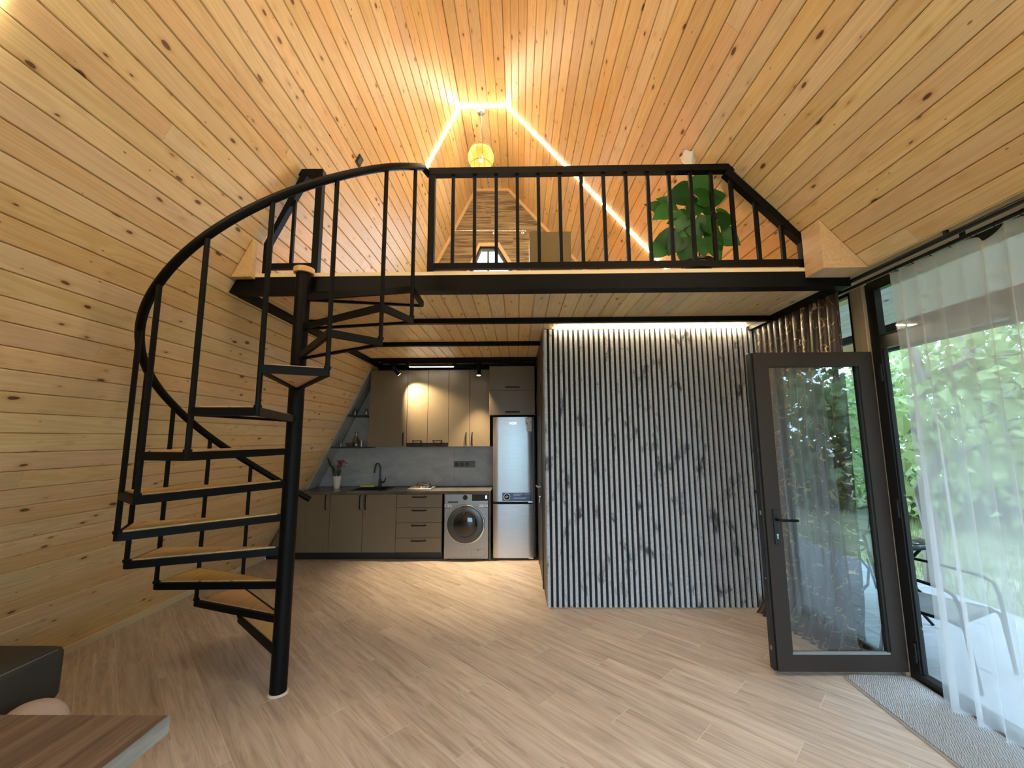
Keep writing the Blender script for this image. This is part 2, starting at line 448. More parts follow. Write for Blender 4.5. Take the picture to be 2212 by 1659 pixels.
BOARD = {}
def board_mesh(w, L, t=.016, c=.005):
    k = (round(w, 4), round(L, 3))
    if k not in BOARD:
        h = w / 2 - .0015
        prof = [(-h, -t), (-h, -c * 1.3), (-h + c, 0), (h - c, 0), (h, -c * 1.3), (h, -t)]
        m = MB(); n = 6
        m.add([(x, y, z) for y in (-L / 2 + .0006, L / 2 - .0006) for x, z in prof], [tuple(range(n)), tuple(range(2 * n - 1, n - 1, -1))] + [(i, i + n, (i + 1) % n + n, (i + 1) % n) for i in range(n)])
        BOARD[k] = m.mesh('board')
    return BOARD[k]
def board(parent, w, L, centre, ux, uy, uz, mat, name='board'):
    me = board_mesh(w, L)
    if not me.materials: me.materials.append(MATS[mat])
    elif me.materials[0] != MATS[mat]:
        me = me.copy(); me.materials[0] = MATS[mat]
    o = bpy.data.objects.new(name, me); COL.objects.link(o); o.parent = parent
    R = Matrix((ux, uy, uz)).transposed().to_4x4()
    o.matrix_basis = Matrix.Translation(Vector(centre) - org(parent)) @ R
    return o
def cladding(parent, p0, u, n, length, rows, y0, y1, mat, seg=True, rng=None):
    # rows of boards running along Y, stacked along u from p0; n is the face normal
    rng = rng or random.Random(3)
    w = length / rows; u = Vector(u).normalized(); n = Vector(n).normalized(); uy = n.cross(u)
    for k in range(rows):
        c = Vector(p0) + u * (w * (k + .5))
        cuts = [y0, y1]
        if seg and rng.random() < .35: cuts = [y0, rng.uniform(y0 + 2.6, y1 - .5), y1]
        for a, b in zip(cuts, cuts[1:]):
            cc = Vector((c.x, (a + b) / 2, c.z)) + n * .0
            board(parent, w, b - a, cc, u, uy, n, mat)

# ================================================================== THE SHELL
# left slope
T = .12
nL = Vector((1, 0, -SL)).normalized(); uL = Vector((SL, 0, 1)).normalized()
nR = Vector((-1, 0, -1 / 1.0)); nR = Vector((-1, 0, -SR)).normalized(); uR = Vector((SR, 0, -1)).normalized()
def back(p, n, d): return (p[0] - n.x * d, p[1] - n.z * d)
a0, a1 = (lx(0), 0), (lx(ZR), ZR)
wall_left = struct('wall_left', MB().prism([back(a0, nL, .016), back(a1, nL, .016), back(a1, nL, T), back(a0, nL, T)], 'Y', YF, YG + .1), 'pine_trim')
cladding(wall_left, (lx(0), 0, 0), uL, nL, math.hypot(ZR, SL * ZR), 55, YF, YG, 'pine', rng=random.Random(5))
# flat ridge
ceiling = struct('ceiling', MB().box(XRL - .05, XRR + .05, YF, YG + .1, ZR + .016, ZR + .1), 'pine_trim')
cladding(ceiling, (XRL, 0, ZR), (1, 0, 0), (0, 0, -1), XRR - XRL, 5, YF, YG, 'pine', rng=random.Random(8))
# right slope
b0, b1 = (XRR, ZR), (rx(ZE), ZE)
ceiling_r = struct('ceiling', MB().prism([back(b0, nR, .016), back(b1, nR, .016), back(b1, nR, T), back(b0, nR, T)], 'Y', YF, YG + .1), 'pine_trim')
cladding(ceiling_r, (XRR, 0, ZR), uR, nR, math.hypot(ZR - ZE, rx(ZE) - XRR), 33, YF, YG, 'pine', rng=random.Random(11))
# soffit over the windows
soffit = struct('trim_1', MB().box(rx(ZE), XW + .30, YF, YG + .1, ZE + .016, ZE + .12), 'pine_trim')
for k in range(3):
    w = (XW + .02 - rx(ZE)) / 3
    board(soffit, w, YG - YF, (rx(ZE) + w * (k + .5), (YG + YF) / 2, ZE), (1, 0, 0), (0, -1, 0), (0, 0, -1), 'pine_trim')

# floor: wood-look planks laid at 45 degrees
floor = struct('floor', MB().box(XL - .15, XW + .1, YF, YG + .1, -.12, -.0012), 'grout')
TW, TL_ = .20, 1.2
ca, sa = math.cos(-PI / 4), math.sin(-PI / 4)
def fl(u, v): return (u * ca - v * sa, u * sa + v * ca)
rng = random.Random(2)
for j in range(-22, 36):
    for i in range(-8, 9):
        u0 = i * TL_ + (j % 3) * TL_ / 3 + .13; v0 = j * TW; g = .0019
        quad = [fl(u0 + g, v0 + g), fl(u0 + TL_ - g, v0 + g), fl(u0 + TL_ - g, v0 + TW - g), fl(u0 + g, v0 + TW - g)]
        for a, b, c in ((1, 0, XW + .02), (-1, 0, -XL), (0, 1, YG), (0, -1, -YF)):
            quad = clip(quad, a, b, c)
            if len(quad) < 3: break
        if len(quad) < 3 or area(quad) < .002: continue
        cx, cy = fl(u0 + TL_ / 2, v0 + TW / 2)
        m = MB().prism([(x - cx, y - cy) for x, y in quad], 'Z', -.012, rng.uniform(-.0006, .0003))
        # local axes follow the plank: x along its length
        loc = [Vector((v.x * ca + v.y * sa, -v.x * sa + v.y * ca, v.z)) for v in m.v]; m.v = loc
        me = m.mesh('floor_tile'); me.materials.append(MATS['floor_tile'])
        o = bpy.data.objects.new('floor_tile', me); COL.objects.link(o); o.parent = floor
        o.location = (cx, cy, 0); o.rotation_euler = (0, 0, -PI / 4)
# baseboard along the left slope
struct('baseboard_left', MB().prism([(lx(0) + .002, 0), (lx(0) + .024, 0), (lx(.07) + .022, .07), (lx(.07) + .002, .07)], 'Y', YF, YK + .05), 'pale_pine')

# back gable: solid wall below, cladding and a trapezoid window above the loft
WZ0, WZ1 = 2.98, 4.665
WL = lambda z: -.587 - .40 * (WZ1 - z); WR = lambda z: -.304 + .58 * (WZ1 - z)
m = MB()
def slab(m, poly, y0, y1): m.prism(poly, 'Y', y0, y1)
slab(m, [(lx(0) - .1, 0), (XW + .1, 0), (XW + .1, ZE + .1), (lx(ZE + .1) - .1, ZE + .1)], YG + .014, YG + .12)
z0 = ZE + .1
slab(m, [(lx(z0) - .1, z0), (WL(WZ0), z0), (WL(WZ0), WZ0), (WL(WZ1), WZ1), (WL(WZ1), ZR + .1), (XRL - .12, ZR + .1)], YG + .014, YG + .12)
slab(m, [(WR(WZ0), z0), (rx(z0) + .1, z0), (XRR + .12, ZR + .1), (WR(WZ1), ZR + .1), (WR(WZ1), WZ1), (WR(WZ0), WZ0)], YG + .014, YG + .12)
slab(m, [(WL(WZ1), WZ1), (WR(WZ1), WZ1), (WR(WZ1), ZR + .1), (WL(WZ1), ZR + .1)], YG + .014, YG + .12)
slab(m, [(WL(WZ0), z0), (WR(WZ0), z0), (WR(WZ0), WZ0), (WL(WZ0), WZ0)], YG + .014, YG + .12)
wall_back = struct('wall_back', m, 'cabinet_body')
PH = (WZ1 - WZ0) / 9
rng = random.Random(4)
for r in range(-1, 15):
    za, zb = WZ0 + r * PH, WZ0 + (r + 1) * PH
    if za >= ZR: break
    x = -2.4 - rng.uniform(0, 1.2)
    while x < 2.6:
        base = [(x + .0012, za + .001), (x + 1.2 - .0012, za + .001), (x + 1.2 - .0012, zb - .001), (x + .0012, zb - .001)]
        x += 1.2
        base = clip(clip(clip(base, -1, SL, -XL), 1, SR, XRR + SR * ZR), 0, 1, ZR)
        if len(base) < 3: continue
        if za >= WZ1 - 1e-6 or zb <= WZ0 + 1e-6: parts = [base]
        else:
            parts = [clip(base, 1, -.40, -.587 - .40 * WZ1), clip(base, -1, -.58, .304 - .58 * WZ1)]
        for p in parts:
            if len(p) < 3 or area(p) < .002: continue
            MB().prism(p, 'Y', YG + rng.uniform(-.003, 0), YG + .014).build('plank', 'gable_laminate', wall_back)
# pine casing of the gable edges and of the window
tr = MB()
for a, b, nn in (((lx(2.84), 2.84), (lx(ZR), ZR), nL), ((XRR, ZR), (rx(2.84), 2.84), nR)):
    i = (nn.x * .045, nn.z * .045)
    tr.prism([a, b, (b[0] + i[0], b[1] + i[1]), (a[0] + i[0], a[1] + i[1])], 'Y', YG - .022, YG - .003)
tr.prism([(XRL, ZR), (XRR, ZR), (XRR, ZR - .045), (XRL, ZR - .045)], 'Y', YG - .021, YG - .003)
struct('trim_2', tr, 'pine_trim')
win = struct('window_1', MB().prism([(WL(WZ0), WZ0), (WL(WZ0) + .05, WZ0), (WL(WZ1) + .03, WZ1 - .05), (WL(WZ1), WZ1)], 'Y', YG + .03, YG + .09)
             .prism([(WR(WZ0), WZ0), (WR(WZ0) - .05, WZ0), (WR(WZ1) - .03, WZ1 - .05), (WR(WZ1), WZ1)], 'Y', YG + .03, YG + .09)
             .prism([(WL(WZ1), WZ1), (WR(WZ1), WZ1), (WR(WZ1) - .03, WZ1 - .05), (WL(WZ1) + .03, WZ1 - .05)], 'Y', YG + .03, YG + .09)
             .box(WL(WZ0), WR(WZ0), YG + .03, YG + .09, WZ0, WZ0 + .05), 'pvc_black')
MB().box(-.475, -.445, YG + .035, YG + .085, WZ0 + .05, WZ1 - .05).build('mullion', 'pvc_black', win)
MB().box(WL(4.32) + .04, WR(4.32) - .04, YG + .034, YG + .086, 4.30, 4.345).build('transom_bar', 'pvc_black', win)
MB().prism([(WL(WZ0) + .04, WZ0 + .04), (WR(WZ0) - .04, WZ0 + .04), (WR(WZ1) - .02, WZ1 - .04), (WL(WZ1) + .02, WZ1 - .04)], 'Y', YG + .058, YG + .062).build('pane', 'window_glass', win)
c = .055
cas = MB()
cas.prism([(WL(WZ0), WZ0), (WL(WZ1), WZ1), (WL(WZ1) - .02, WZ1 + c), (WL(WZ0) - c * 1.1, WZ0)], 'Y', YG - .02, YG + .03)
cas.prism([(WR(WZ0), WZ0), (WR(WZ1), WZ1), (WR(WZ1) + .03, WZ1 + c), (WR(WZ0) + c * 1.15, WZ0)], 'Y', YG - .02, YG + .03)
cas.prism([(WL(WZ1), WZ1), (WR(WZ1), WZ1), (WR(WZ1) + .03, WZ1 + c), (WL(WZ1) - .02, WZ1 + c)], 'Y', YG - .019, YG + .03)
cas.build('casing', 'pine_trim', win)

# front gable behind the viewer: pine wall with an unseen window, widened so daylight reaches the slats
m = MB(); y0, y1 = YF - .12, YF
GX0, GX1, GZ1 = -.55, 2.0, 2.40
m.prism([(lx(0) - .1, 0), (GX0, 0), (GX0, GZ1), (lx(GZ1) - .1, GZ1)], 'Y', y0, y1)
m.prism([(GX1, 0), (XW + .1, 0), (XW + .1, GZ1), (GX1, GZ1)], 'Y', y0, y1)
m.prism([(lx(GZ1) - .1, GZ1), (XW + .1, GZ1), (XW + .1, ZE + .1), (rx(ZE) + .1, ZE + .1), (XRR + .1, ZR + .1), (XRL - .1, ZR + .1)], 'Y', y0, y1)
struct('wall_front', m, 'pine_trim')
wf = struct('window_5', MB().box(GX0, GX0 + .07, y0 + .02, y1, 0, GZ1).box(GX1 - .07, GX1, y0 + .02, y1, 0, GZ1).box(GX0, GX1, y0 + .02, y1, GZ1 - .07, GZ1).box(GX0, GX1, y0 + .02, y1, 0, .07)
            , 'pvc_black')
for a, b in ((GX0 + .07, GX1 - .07),):
    MB().box(a, b, y0 + .058, y0 + .062, .07, GZ1 - .07).build('pane', 'window_glass', wf)

# ------------------------------------------------------------------ loft floor and its black steel
loft = struct('floor', MB().prism([(lx(2.79) + .01, 2.79), (rx(2.79) - .01, 2.79), (rx(2.815) - .01, 2.815), (lx(2.815) + .01, 2.815)], 'Y', YB + .02, YG), 'pine_trim', label='pine loft floor above the kitchen')
under = struct('ceiling', MB().box(lx(ZC) + .02, XW, YB + .11, YG, ZC + .016, 2.789), 'pine')
n = 38; x0, x1 = lx(ZC) + .01, XW
for k in range(n):
    w = (x1 - x0) / n
    board(under, w, YG - YB - .11, (x0 + w * (k + .5), (YG + YB + .11) / 2, ZC), (1, 0, 0), (0, -1, 0), (0, 0, -1), 'pine')
def xbeam(name, ya, yb, za, zb, xr, mat='black_metal'):
    return struct(name, MB().prism([(lx(za) + .003, za), (xr, za), (xr, zb), (lx(zb) + .003, zb)], 'Y', ya, yb), mat)
xbeam('trim_3', YB, YB + .10, 2.688, 2.802, 2.425)
xbeam('trim_4', YB - .004, YB + .05, 2.8025, 2.830, 2.36, 'pale_pine')
for i, y in enumerate((3.81, 4.765, 5.725)): xbeam('trim_%d' % (5 + i), y, y + .05, 2.688, ZC, XW - .02 if i == 0 else XS0 - .003)
xbeam('trim_8', YG - .07, YG - .002, 2.67, ZC, -.42)
z = 2.70
struct('trim_9', MB().prism([(lx(2.685) + .004, 2.685), (lx(2.685) + .055, 2.685), (lx(ZC) + .055, ZC), (lx(ZC) + .004, ZC)], 'Y', YB + .10, YG - .071), 'black_metal')
struct('trim_10', MB().box(2.37, 2.42, YB + .10, YS, 2.69, ZC), 'black_metal')
# pine boxes where the loft meets the slopes
struct('trim_11', MB().prism([(2.10, 2.752), (rx(2.752) - .006, 2.752), (2.10, ZR - (2.10 - XRR) / SR - .006)], 'Y', 2.745, YB - .005), 'pine_trim')
struct('trim_12', MB().prism([(lx(2.785) + .006, 2.785), (-1.94, 2.785), (-1.94, (-1.94 - XL) / SL - .012)], 'Y', 2.87, YB - .005), 'pine_trim')

# ------------------------------------------------------------------ slatted partition (bathroom box)
SX1 = 2.40
part = struct('wall_partition', MB().box(XS0 + .02, XW, YS + .03, YS + .10, 0, ZC).box(XS0 + .02, XS0 + .10, YS + .10, 4.72, 0, ZC).box(XS0 + .02, XS0 + .10, 5.62, YG, 0, ZC)
              .box(XS0 + .02, XS0 + .10, 4.72, 5.62, 2.20, ZC), 'black_gap')
MB().box(XS0, XS0 + .018, 5.66, YG, 0, ZC).box(XS0, XS0 + .018, YS + .12, 4.68, 0, ZC).box(XS0, XS0 + .018, 4.68, 5.66, 2.24, ZC).build('side_panel', 'door_frame_brown', part)
P = .0527
for k in range(44):
    xa = XS0 + .006 + k * P
    if xa + .03 > XW: break
    MB().bbox(xa, xa + .028, YS, YS + .0295, .004, 2.722, .0015).build('slat', 'slat_face', part)
for k in range(2):
    ya = YS + .045 + k * P * .9
    MB().bbox(XS0, XS0 + .0195, ya, ya + .028, .004, 2.722, .0015).build('slat', 'slat_face', part)
d1 = struct('door_1', MB().bbox(XS0 - .006, XS0 + .04, 4.76, 5.58, .012, 2.16, .002), 'door_dark')
MB().box(XS0 - .012, XS0 + .06, 4.70, 4.757, 0, 2.22).box(XS0 - .012, XS0 + .06, 5.583, 5.64, 0, 2.22).box(XS0 - .012, XS0 + .06, 4.757, 5.583, 2.163, 2.22).build('door_frame', 'door_frame_brown', d1)
hd = MB().box(XS0 - .014, XS0 - .006, 4.80, 4.84, .90, 1.12).build('handle_plate', 'black_metal', d1)
MB().tube([(XS0 - .012, 4.82, 1.06), (XS0 - .055, 4.82, 1.06), (XS0 - .058, 4.86, 1.06), (XS0 - .058, 4.93, 1.06)], .009, 8).build('lever', 'chrome_satin', hd)
MB().box(XS0 - .035, XS0 - .012, 4.815, 4.823, .945, .96).prism([(4.80, .94), (4.82, .945), (4.825, .90), (4.805, .885)], 'X', XS0 - .034, XS0 - .031).build('key', 'chrome', hd)
one('led_strip', MB().box(.385, 2.345, YS - .028, YS - .012, ZC - .014, ZC - .002), 'led_wall', 'glowing warm light strip along the top of the slatted wall', 'light strip')

# ------------------------------------------------------------------ window wall on the right
PX0, PX1 = XW, XW + .05
DZ0, DZ1 = 2.235, 2.32           # bar between doorway and fanlight
def frame(m, ya, yb, za, zb, w=.07, bottom=True):
    m.box(PX0, PX1, ya, ya + w, za, zb).box(PX0, PX1, yb - w, yb, za, zb).box(PX0, PX1, ya + w, yb - w, zb - w, zb)
    if bottom: m.box(PX0, PX1, ya + w, yb - w, za, za + w)
    return m
w3 = struct('window_3', frame(MB(), 1.92, 3.06, 0, ZE - .01, .075, False).box(PX0, PX1, 1.995, 2.985, DZ0, DZ1).box(PX0 - .012, PX1, 1.995, 2.985, 0, .055), 'pvc_black', label='black doorway frame with fanlight beside the wooden post')
MB().box(PX0 + .022, PX0 + .027, 1.99, 2.99, DZ1, ZE - .08).build('pane', 'window_glass', w3)
MB().box(PX0 + .012, PX0 + .03, 2.975, 2.986, .06, DZ0).box(PX0 + .012, PX0 + .03, 1.995, 2.985, DZ1 + .001, DZ1 + .018).build('gasket', 'gasket', w3)
MB().box(PX0 - .012, PX0 + .012, 2.992, 3.012, .12, .24).box(PX0 - .012, PX0 + .012, 2.992, 3.012, 1.05, 1.17).box(PX0 - .012, PX0 + .012, 2.992, 3.012, 2.0, 2.12).build('hinge', 'gasket', w3)
MB().box(PX0 - .002, PX0 + .002, 2.93, 2.945, 1.20, 1.212).box(PX0 - .002, PX0 + .002, 2.93, 2.945, .35, .362).build('screw_cap', 'chrome_satin', w3)
struct('trim_13', MB().bbox(PX0 - .02, PX1 + .02, 3.065, 3.185, 0, ZE - .003, .004), 'post_pine', label='square pine post beside the black doorway frame')
w2 = struct('window_2', frame(MB(), 3.19, 4.19, 0, ZE - .01, .035).box(PX0, PX1, 3.48, 3.55, .035, ZE - .045), 'pvc_brown', label='tall brown framed window half covered by the brown curtain')
MB().box(PX0 + .022, PX0 + .027, 3.22, 3.485, .03, ZE - .04).box(PX0 + .022, PX0 + .027, 3.545, 4.16, .03, ZE - .04).build('pane', 'window_glass', w2)
for zz in (1.12, 1.42): MB().bbox(PX0 - .008, PX0 + .002, 3.50, 3.525, zz, zz + .11, .003).build('latch_plate', 'chrome_satin', w2)
m = MB()
m.box(PX0, PX1, YF - .12, -1.0, 0, ZE).box(PX0, PX1, 4.19, YG + .1, 0, ZE).box(PX0, PX1, 1.80, 1.92, 0, ZE)
struct('wall_right', m, 'pine_trim')
w4 = struct('window_4', frame(MB(), -1.0, 1.80, 0, ZE - .01).box(PX0, PX1, .36, .44, .07, ZE - .08), 'pvc_black')
MB().box(PX0 + .022, PX0 + .027, -.94, .37, .06, ZE - .07).box(PX0 + .022, PX0 + .027, .43, 1.74, .06, ZE - .07).build('pane', 'window_glass', w4)

# glazed door standing open at a right angle
dX0, dX1, dY0, dY1, dz0, dz1 = 1.752, 2.625, 3.062, 3.122, .03, 2.228
fw = .105
door = struct('door_2', MB().prism([(dX0, dz0), (dX0 + fw, dz0 + fw), (dX0 + fw, dz1 - fw), (dX0, dz1)], 'Y', dY0, dY1), 'pvc_brown', label='open brown glazed patio door')
MB().prism([(dX1, dz0), (dX1, dz1), (dX1 - fw, dz1 - fw), (dX1 - fw, dz0 + fw)], 'Y', dY0, dY1).build('stile', 'pvc_brown', door)
MB().prism([(dX0 + .001, dz0), (dX1 - .001, dz0), (dX1 - fw - .001, dz0 + fw), (dX0 + fw + .001, dz0 + fw)], 'Y', dY0, dY1).build('bottom_rail', 'pvc_brown', door)
MB().prism([(dX0 + .001, dz1), (dX0 + fw + .001, dz1 - fw), (dX1 - fw - .001, dz1 - fw), (dX1 - .001, dz1)], 'Y', dY0, dY1).build('top_rail', 'pvc_brown', door)
MB().box(dX0 + fw - .015, dX1 - fw + .015, dY0 + .026, dY0 + .032, dz0 + fw - .015, dz1 - fw + .015).build('pane', 'door_glass', door)
g = .016
MB().box(dX1 - fw - g, dX1 - fw, dY0 + .008, dY0 + .024, dz0 + fw, dz1 - fw).box(dX0 + fw, dX0 + fw + g * .5, dY0 + .008, dY0 + .024, dz0 + fw, dz1 - fw).build('glazing_bead', 'gasket', door)
MB().box(dX0 + fw, dX1 - fw, dY0 + .006, dY0 + .024, dz0 + fw, dz0 + fw + .014).build('glazing_bead', 'stitch_grey', door)
MB().bbox(dX0 - .022, dX0 - .001, dY0 + .012, dY1, dz0, dz1, .003).build('edge_profile', 'pvc_black', door)
MB().box(dX0 - .0245, dX0 - .018, dY0 + .02, dY0 + .032, 1.055, 1.085).box(dX0 - .0245, dX0 - .018, dY0 + .02, dY0 + .032, .16, .185).box(dX0 - .0245, dX0 - .018, dY0 + .02, dY0 + .032, .62, .628).build('latch_keep', 'chrome_satin', door)
hp = MB().bbox(dX0 + .045, dX0 + .080, dY0 - .012, dY0, .86, 1.10, .003).build('handle_plate', 'gasket', door)
MB().tube([(dX0 + .062, dY0 - .01, 1.03), (dX0 + .062, dY0 - .05, 1.03), (dX0 + .075, dY0 - .056, 1.03), (dX0 + .185, dY0 - .056, 1.028)], .0095, 8).build('lever', 'black_metal', hp, True)
MB().lathe([(.007, -.016), (.007, -.0125)], (dX0 + .062, dY0, .925), 10, 'Y').box(dX0 + .058, dX0 + .066, dY0 - .016, dY0 - .0125, .898, .92).build('lock_cylinder', 'chrome', hp)

# ================================================================== SPIRAL STAIRCASE
SC = Vector((-1.5467, 2.868, 0)); R_, T0, DT, RZ = .8444, 117.912, 21.116, .2182
stair = thing('spiral_staircase', SC, 'black steel spiral staircase with triangular pine treads and curved handrail', 'staircase')
def sp(i, r=R_, z=0.0):
    a = math.radians(T0 + DT * i); return Vector((SC.x + r * math.cos(a), SC.y + r * math.sin(a), z))
MB().lathe([(.051, 0), (.051, 2.80)], SC, 28).build('central_pole', 'black_metal', stair, True)
MB().lathe([(.062, 0.0), (.062, .004), (.052, .010)], SC, 28).build('floor_collar', 'grout', stair, True)
MB().lathe([(.068, 2.80), (.072, 2.815), (.070, 2.838), (.062, 2.842)], SC, 28).build('pole_cap', 'pine_trim', stair, True)
for i in range(1, 13):
    zc = RZ * i; a, b = sp(i - 1, R_, zc), sp(i, R_, zc); c = Vector((SC.x, SC.y, zc))
    ma, mb_ = (a - c).normalized(), (b - c).normalized()
    ia, ib = c + ma * .045, c + mb_ * .045
    fr = MB()
    for p, q in ((ia, a), (ib, b), (a, b)): fr.bar(p, q, .024, .042)
    f = fr.build('tread', 'black_metal', stair)
    mid = (a + b) / 2; ins = (mid - c).normalized()
    poly = [c + ins * .07, a - ma * .02 + (b - a).normalized() * .012, b - mb_ * .02 - (b - a).normalized() * .012]
    MB().prism([(p.x, p.y) for p in poly], 'Z', zc - .006, zc + .030).build('tread_board', 'pine_tread', f)
def Hh(i): return 1.14 if i >= 6 else (1.19 if i <= 3 else 1.19 - (i - 3) / 3 * .05)
def railpt(i): 
    h = Hh(i)
    if i > 10: h -= (i - 10) * .012
    return sp(i, R_, RZ * i + h)
for i in range(1, 12):
    t = railpt(i); p = sp(i, R_, RZ * i - .018)
    MB().tube([p, t], .0135, 8).build('baluster', 'black_metal', stair, True)
    MB().tube([sp(i, R_, RZ * i + .018), sp(i, R_, RZ * i + .034)], .019, 8).build('baluster_foot', 'black_metal', stair, True)
path = [railpt(-.48 + k * (11.55 + .48) / 90) for k in range(91)]
path[0] = path[0] + Vector((0, 0, .004))
path += [Vector((-.672, 2.965, 3.628)), Vector((-.648, 2.962, 3.634))]
MB().tube(path, .024, 12).build('handrail', 'black_metal', stair, True)

# ================================================================== LOFT RAILINGS
YRL = 2.965
rl = thing('loft_railing', (0.76, YRL, 2.83), 'black steel railing with vertical bars along the loft edge, its end sloping down', 'railing')
ZT = 3.64
MB().box(-.668, -.620, YRL - .025, YRL + .025, 2.831, 3.615).build('post', 'black_metal', rl)
MB().box(-.668, 1.665, YRL - .03, YRL + .03, 3.616, 3.667).build('top_rail', 'black_metal', rl)
MB().prism([(1.6652, 3.616), (1.72, 3.590), (1.735, 3.610), (1.6652, 3.667)], 'Y', YRL - .03, YRL + .03).build('rail_end', 'black_metal', rl)
MB().box(-.619, 2.105, YRL - .018, YRL + .018, 2.860, 2.905).build('bottom_rail', 'black_metal', rl)
sa_, sb_ = (1.600, 3.612), (2.135, 3.045)
d = Vector((sb_[0] - sa_[0], 0, sb_[1] - sa_[1])).normalized(); nn = Vector((d.z, 0, -d.x)) * .028
MB().prism([(sa_[0] - nn.x, sa_[1] - nn.z), (sb_[0] - nn.x, sb_[1] - nn.z), (sb_[0] + nn.x, sb_[1] + nn.z), (sa_[0] + nn.x, sa_[1] + nn.z)], 'Y', YRL - .029, YRL + .029).build('sloping_rail', 'black_metal', rl)
MB().box(2.106, 2.160, YRL - .025, YRL + .025, 2.831, 3.06).build('post', 'black_metal', rl)
for x in (-.482, -.317, -.152, .009, .170, .334, .498, .668, .838, 1.005, 1.167, 1.33, 1.485, 1.633, 1.805, 1.984):
    top = 3.615 if x < 1.60 else sa_[1] - (x - sa_[0]) * (sa_[1] - sb_[1]) / (sb_[0] - sa_[0]) - .02
    MB().box(x - .0125, x + .0125, YRL - .0125, YRL + .0125, 2.9055, top).build('bar', 'black_metal', rl)
rs = thing('loft_railing', (-1.68, YRL, 2.83), 'short black steel railing piece with a sloping rail beside the stair pole', 'railing')
MB().box(-1.537, -1.487, YRL - .025, YRL + .025, 2.843, 3.675).build('post', 'black_metal', rs)
MB().box(-1.70, -1.538, YRL - .028, YRL + .028, 3.625, 3.674).build('top_rail', 'black_metal', rs)
MB().prism([(-1.66, 3.624), (-1.605, 3.624), (-1.865, 3.075), (-1.90, 3.075)], 'Y', YRL - .026, YRL + .026).build('sloping_rail', 'black_metal', rs)
MB().box(-1.905, -1.862, YRL - .022, YRL + .022, 2.831, 3.08).build('post', 'black_metal', rs)
MB().box(-1.861, -1.538, YRL - .018, YRL + .018, 2.875, 2.918).build('bottom_rail', 'black_metal', rs)
MB().box(-1.712, -1.690, YRL - .011, YRL + .011, 2.919, 3.43).build('bar', 'black_metal', rs)

# ================================================================== LIGHT STRIPS, PENDANT
def profile_strip(name, y, label, z_end=2.84, z_left=2.9):
    w = .008; t = .006
    def pt(x, z, n, dd): return (x + n.x * dd, z + n.z * dd)
    m = MB()
    a, b = (lx(z_left), z_left), (XRL, ZR); m.prism([pt(*a, nL, .001), pt(*b, nL, .001), pt(*b, nL, t), pt(*a, nL, t)], 'Y', y - w, y + w)
    m.prism([(XRL, ZR - .001), (XRR, ZR - .001), (XRR, ZR - t), (XRL, ZR - t)], 'Y', y - w, y + w)
    z_e = max(z_end, ZE + .03)
    a, b = (XRR, ZR), (rx(z_e), z_e); m.prism([pt(*a, nR, .001), pt(*b, nR, .001), pt(*b, nR, t), pt(*a, nR, t)], 'Y', y - w, y + w)
    return one(name, m, 'led_warm', label, 'light strip')
profile_strip('led_strip', 4.615, 'glowing warm light strip following the roof slopes above the loft', 2.84, 4.79)
profile_strip('led_strip_offscreen', 1.275, 'glowing warm light strip following the roof slopes over the living area', 2.9, 2.9)

pl = thing('pendant_lamp', (-.43, 4.70, ZR), 'round wooden veneer pendant lamp with a glowing bulb above the loft', 'lamp')
MB().lathe([(.052, ZR - .001), (.052, ZR - .012), (.04, ZR - .030), (.012, ZR - .036)], (-.43, 4.70, 0), 20).build('ceiling_rose', 'chrome_satin', pl, True)
MB().tube([(-.43, 4.70, ZR - .03), (-.43, 4.70, 5.14)], .003, 6).build('cord', 'stitch_grey', pl)
PC = Vector((-.43, 4.70, 5.03))
MB().lathe([(.02, 5.17), (.022, 5.10), (.018, 5.085)], (PC.x, PC.y, 0), 14).build('lamp_holder', 'black_plastic', pl, True)
MB().lathe([(.006, 5.086), (.018, 5.06), (.030, 5.02), (.026, 4.985), (.006, 4.972)], (PC.x, PC.y, 0), 14).build('bulb', 'bulb_warm', pl, True)
NS = 14
for k in range(NS):
    a0_, a1_ = 2 * PI * k / NS, 2 * PI * (k + .93) / NS
    def fn(u, v):
        a = a0_ + (a1_ - a0_) * u; ph = -.62 + 1.32 * v
        r = (.128 + (.160 - .128) * math.sin(PI * min(1, v / .9)) if v < .9 else .128 - .5 * (v - .9))
        return PC + Vector((r * math.cos(a), r * math.sin(a), -.10 + .225 * v))
    m = MB().grid(fn, 2, 7); m.build('shade_slat', 'lamp_veneer', pl, 'all')
for zz, rr in ((4.93, .129), (5.133, .130)):
    MB().tube([(PC.x + rr * math.cos(2 * PI * k / 28), PC.y + rr * math.sin(2 * PI * k / 28), zz) for k in range(28)], .005, 6, True).build('shade_ring', 'lamp_veneer', pl, True)
lp = bpy.data.lights.new('pendant_bulb', 'POINT'); lp.energy = 1.2; lp.color = (1, .66, .34); lp.shadow_soft_size = .03
lo = bpy.data.objects.new('pendant_bulb', lp); COL.objects.link(lo); lo.parent = pl; lo.location = Vector((PC.x, PC.y, 4.955)) - org(pl)

# socket on the left slope beside the railing
sk = Vector((-1.431, 3.469, 4.122))
so = thing('wall_socket', sk, 'small black square socket on the sloping pine wall above the curved handrail', 'socket')
def slope_box(cy, cu, sy, su, d0, d1):
    vs = []
    for dd in (d0, d1):
        for yy, uu in ((-sy, -su), (sy, -su), (sy, su), (-sy, su)):
            vs.append(sk + Vector((0, 1, 0)) * (cy + yy) + uL * (cu + uu) + nL * dd)
    return MB().add(vs, [(0, 1, 2, 3), (4, 7, 6, 5), (0, 4, 5, 1), (1, 5, 6, 2), (2, 6, 7, 3), (3, 7, 4, 0)])
slope_box(0, 0, .042, .042, .0, .010).build('frame', 'black_plastic', so)
slope_box(0, 0, .026, .026, .0102, .014).build('insert', 'socket_grey', so)

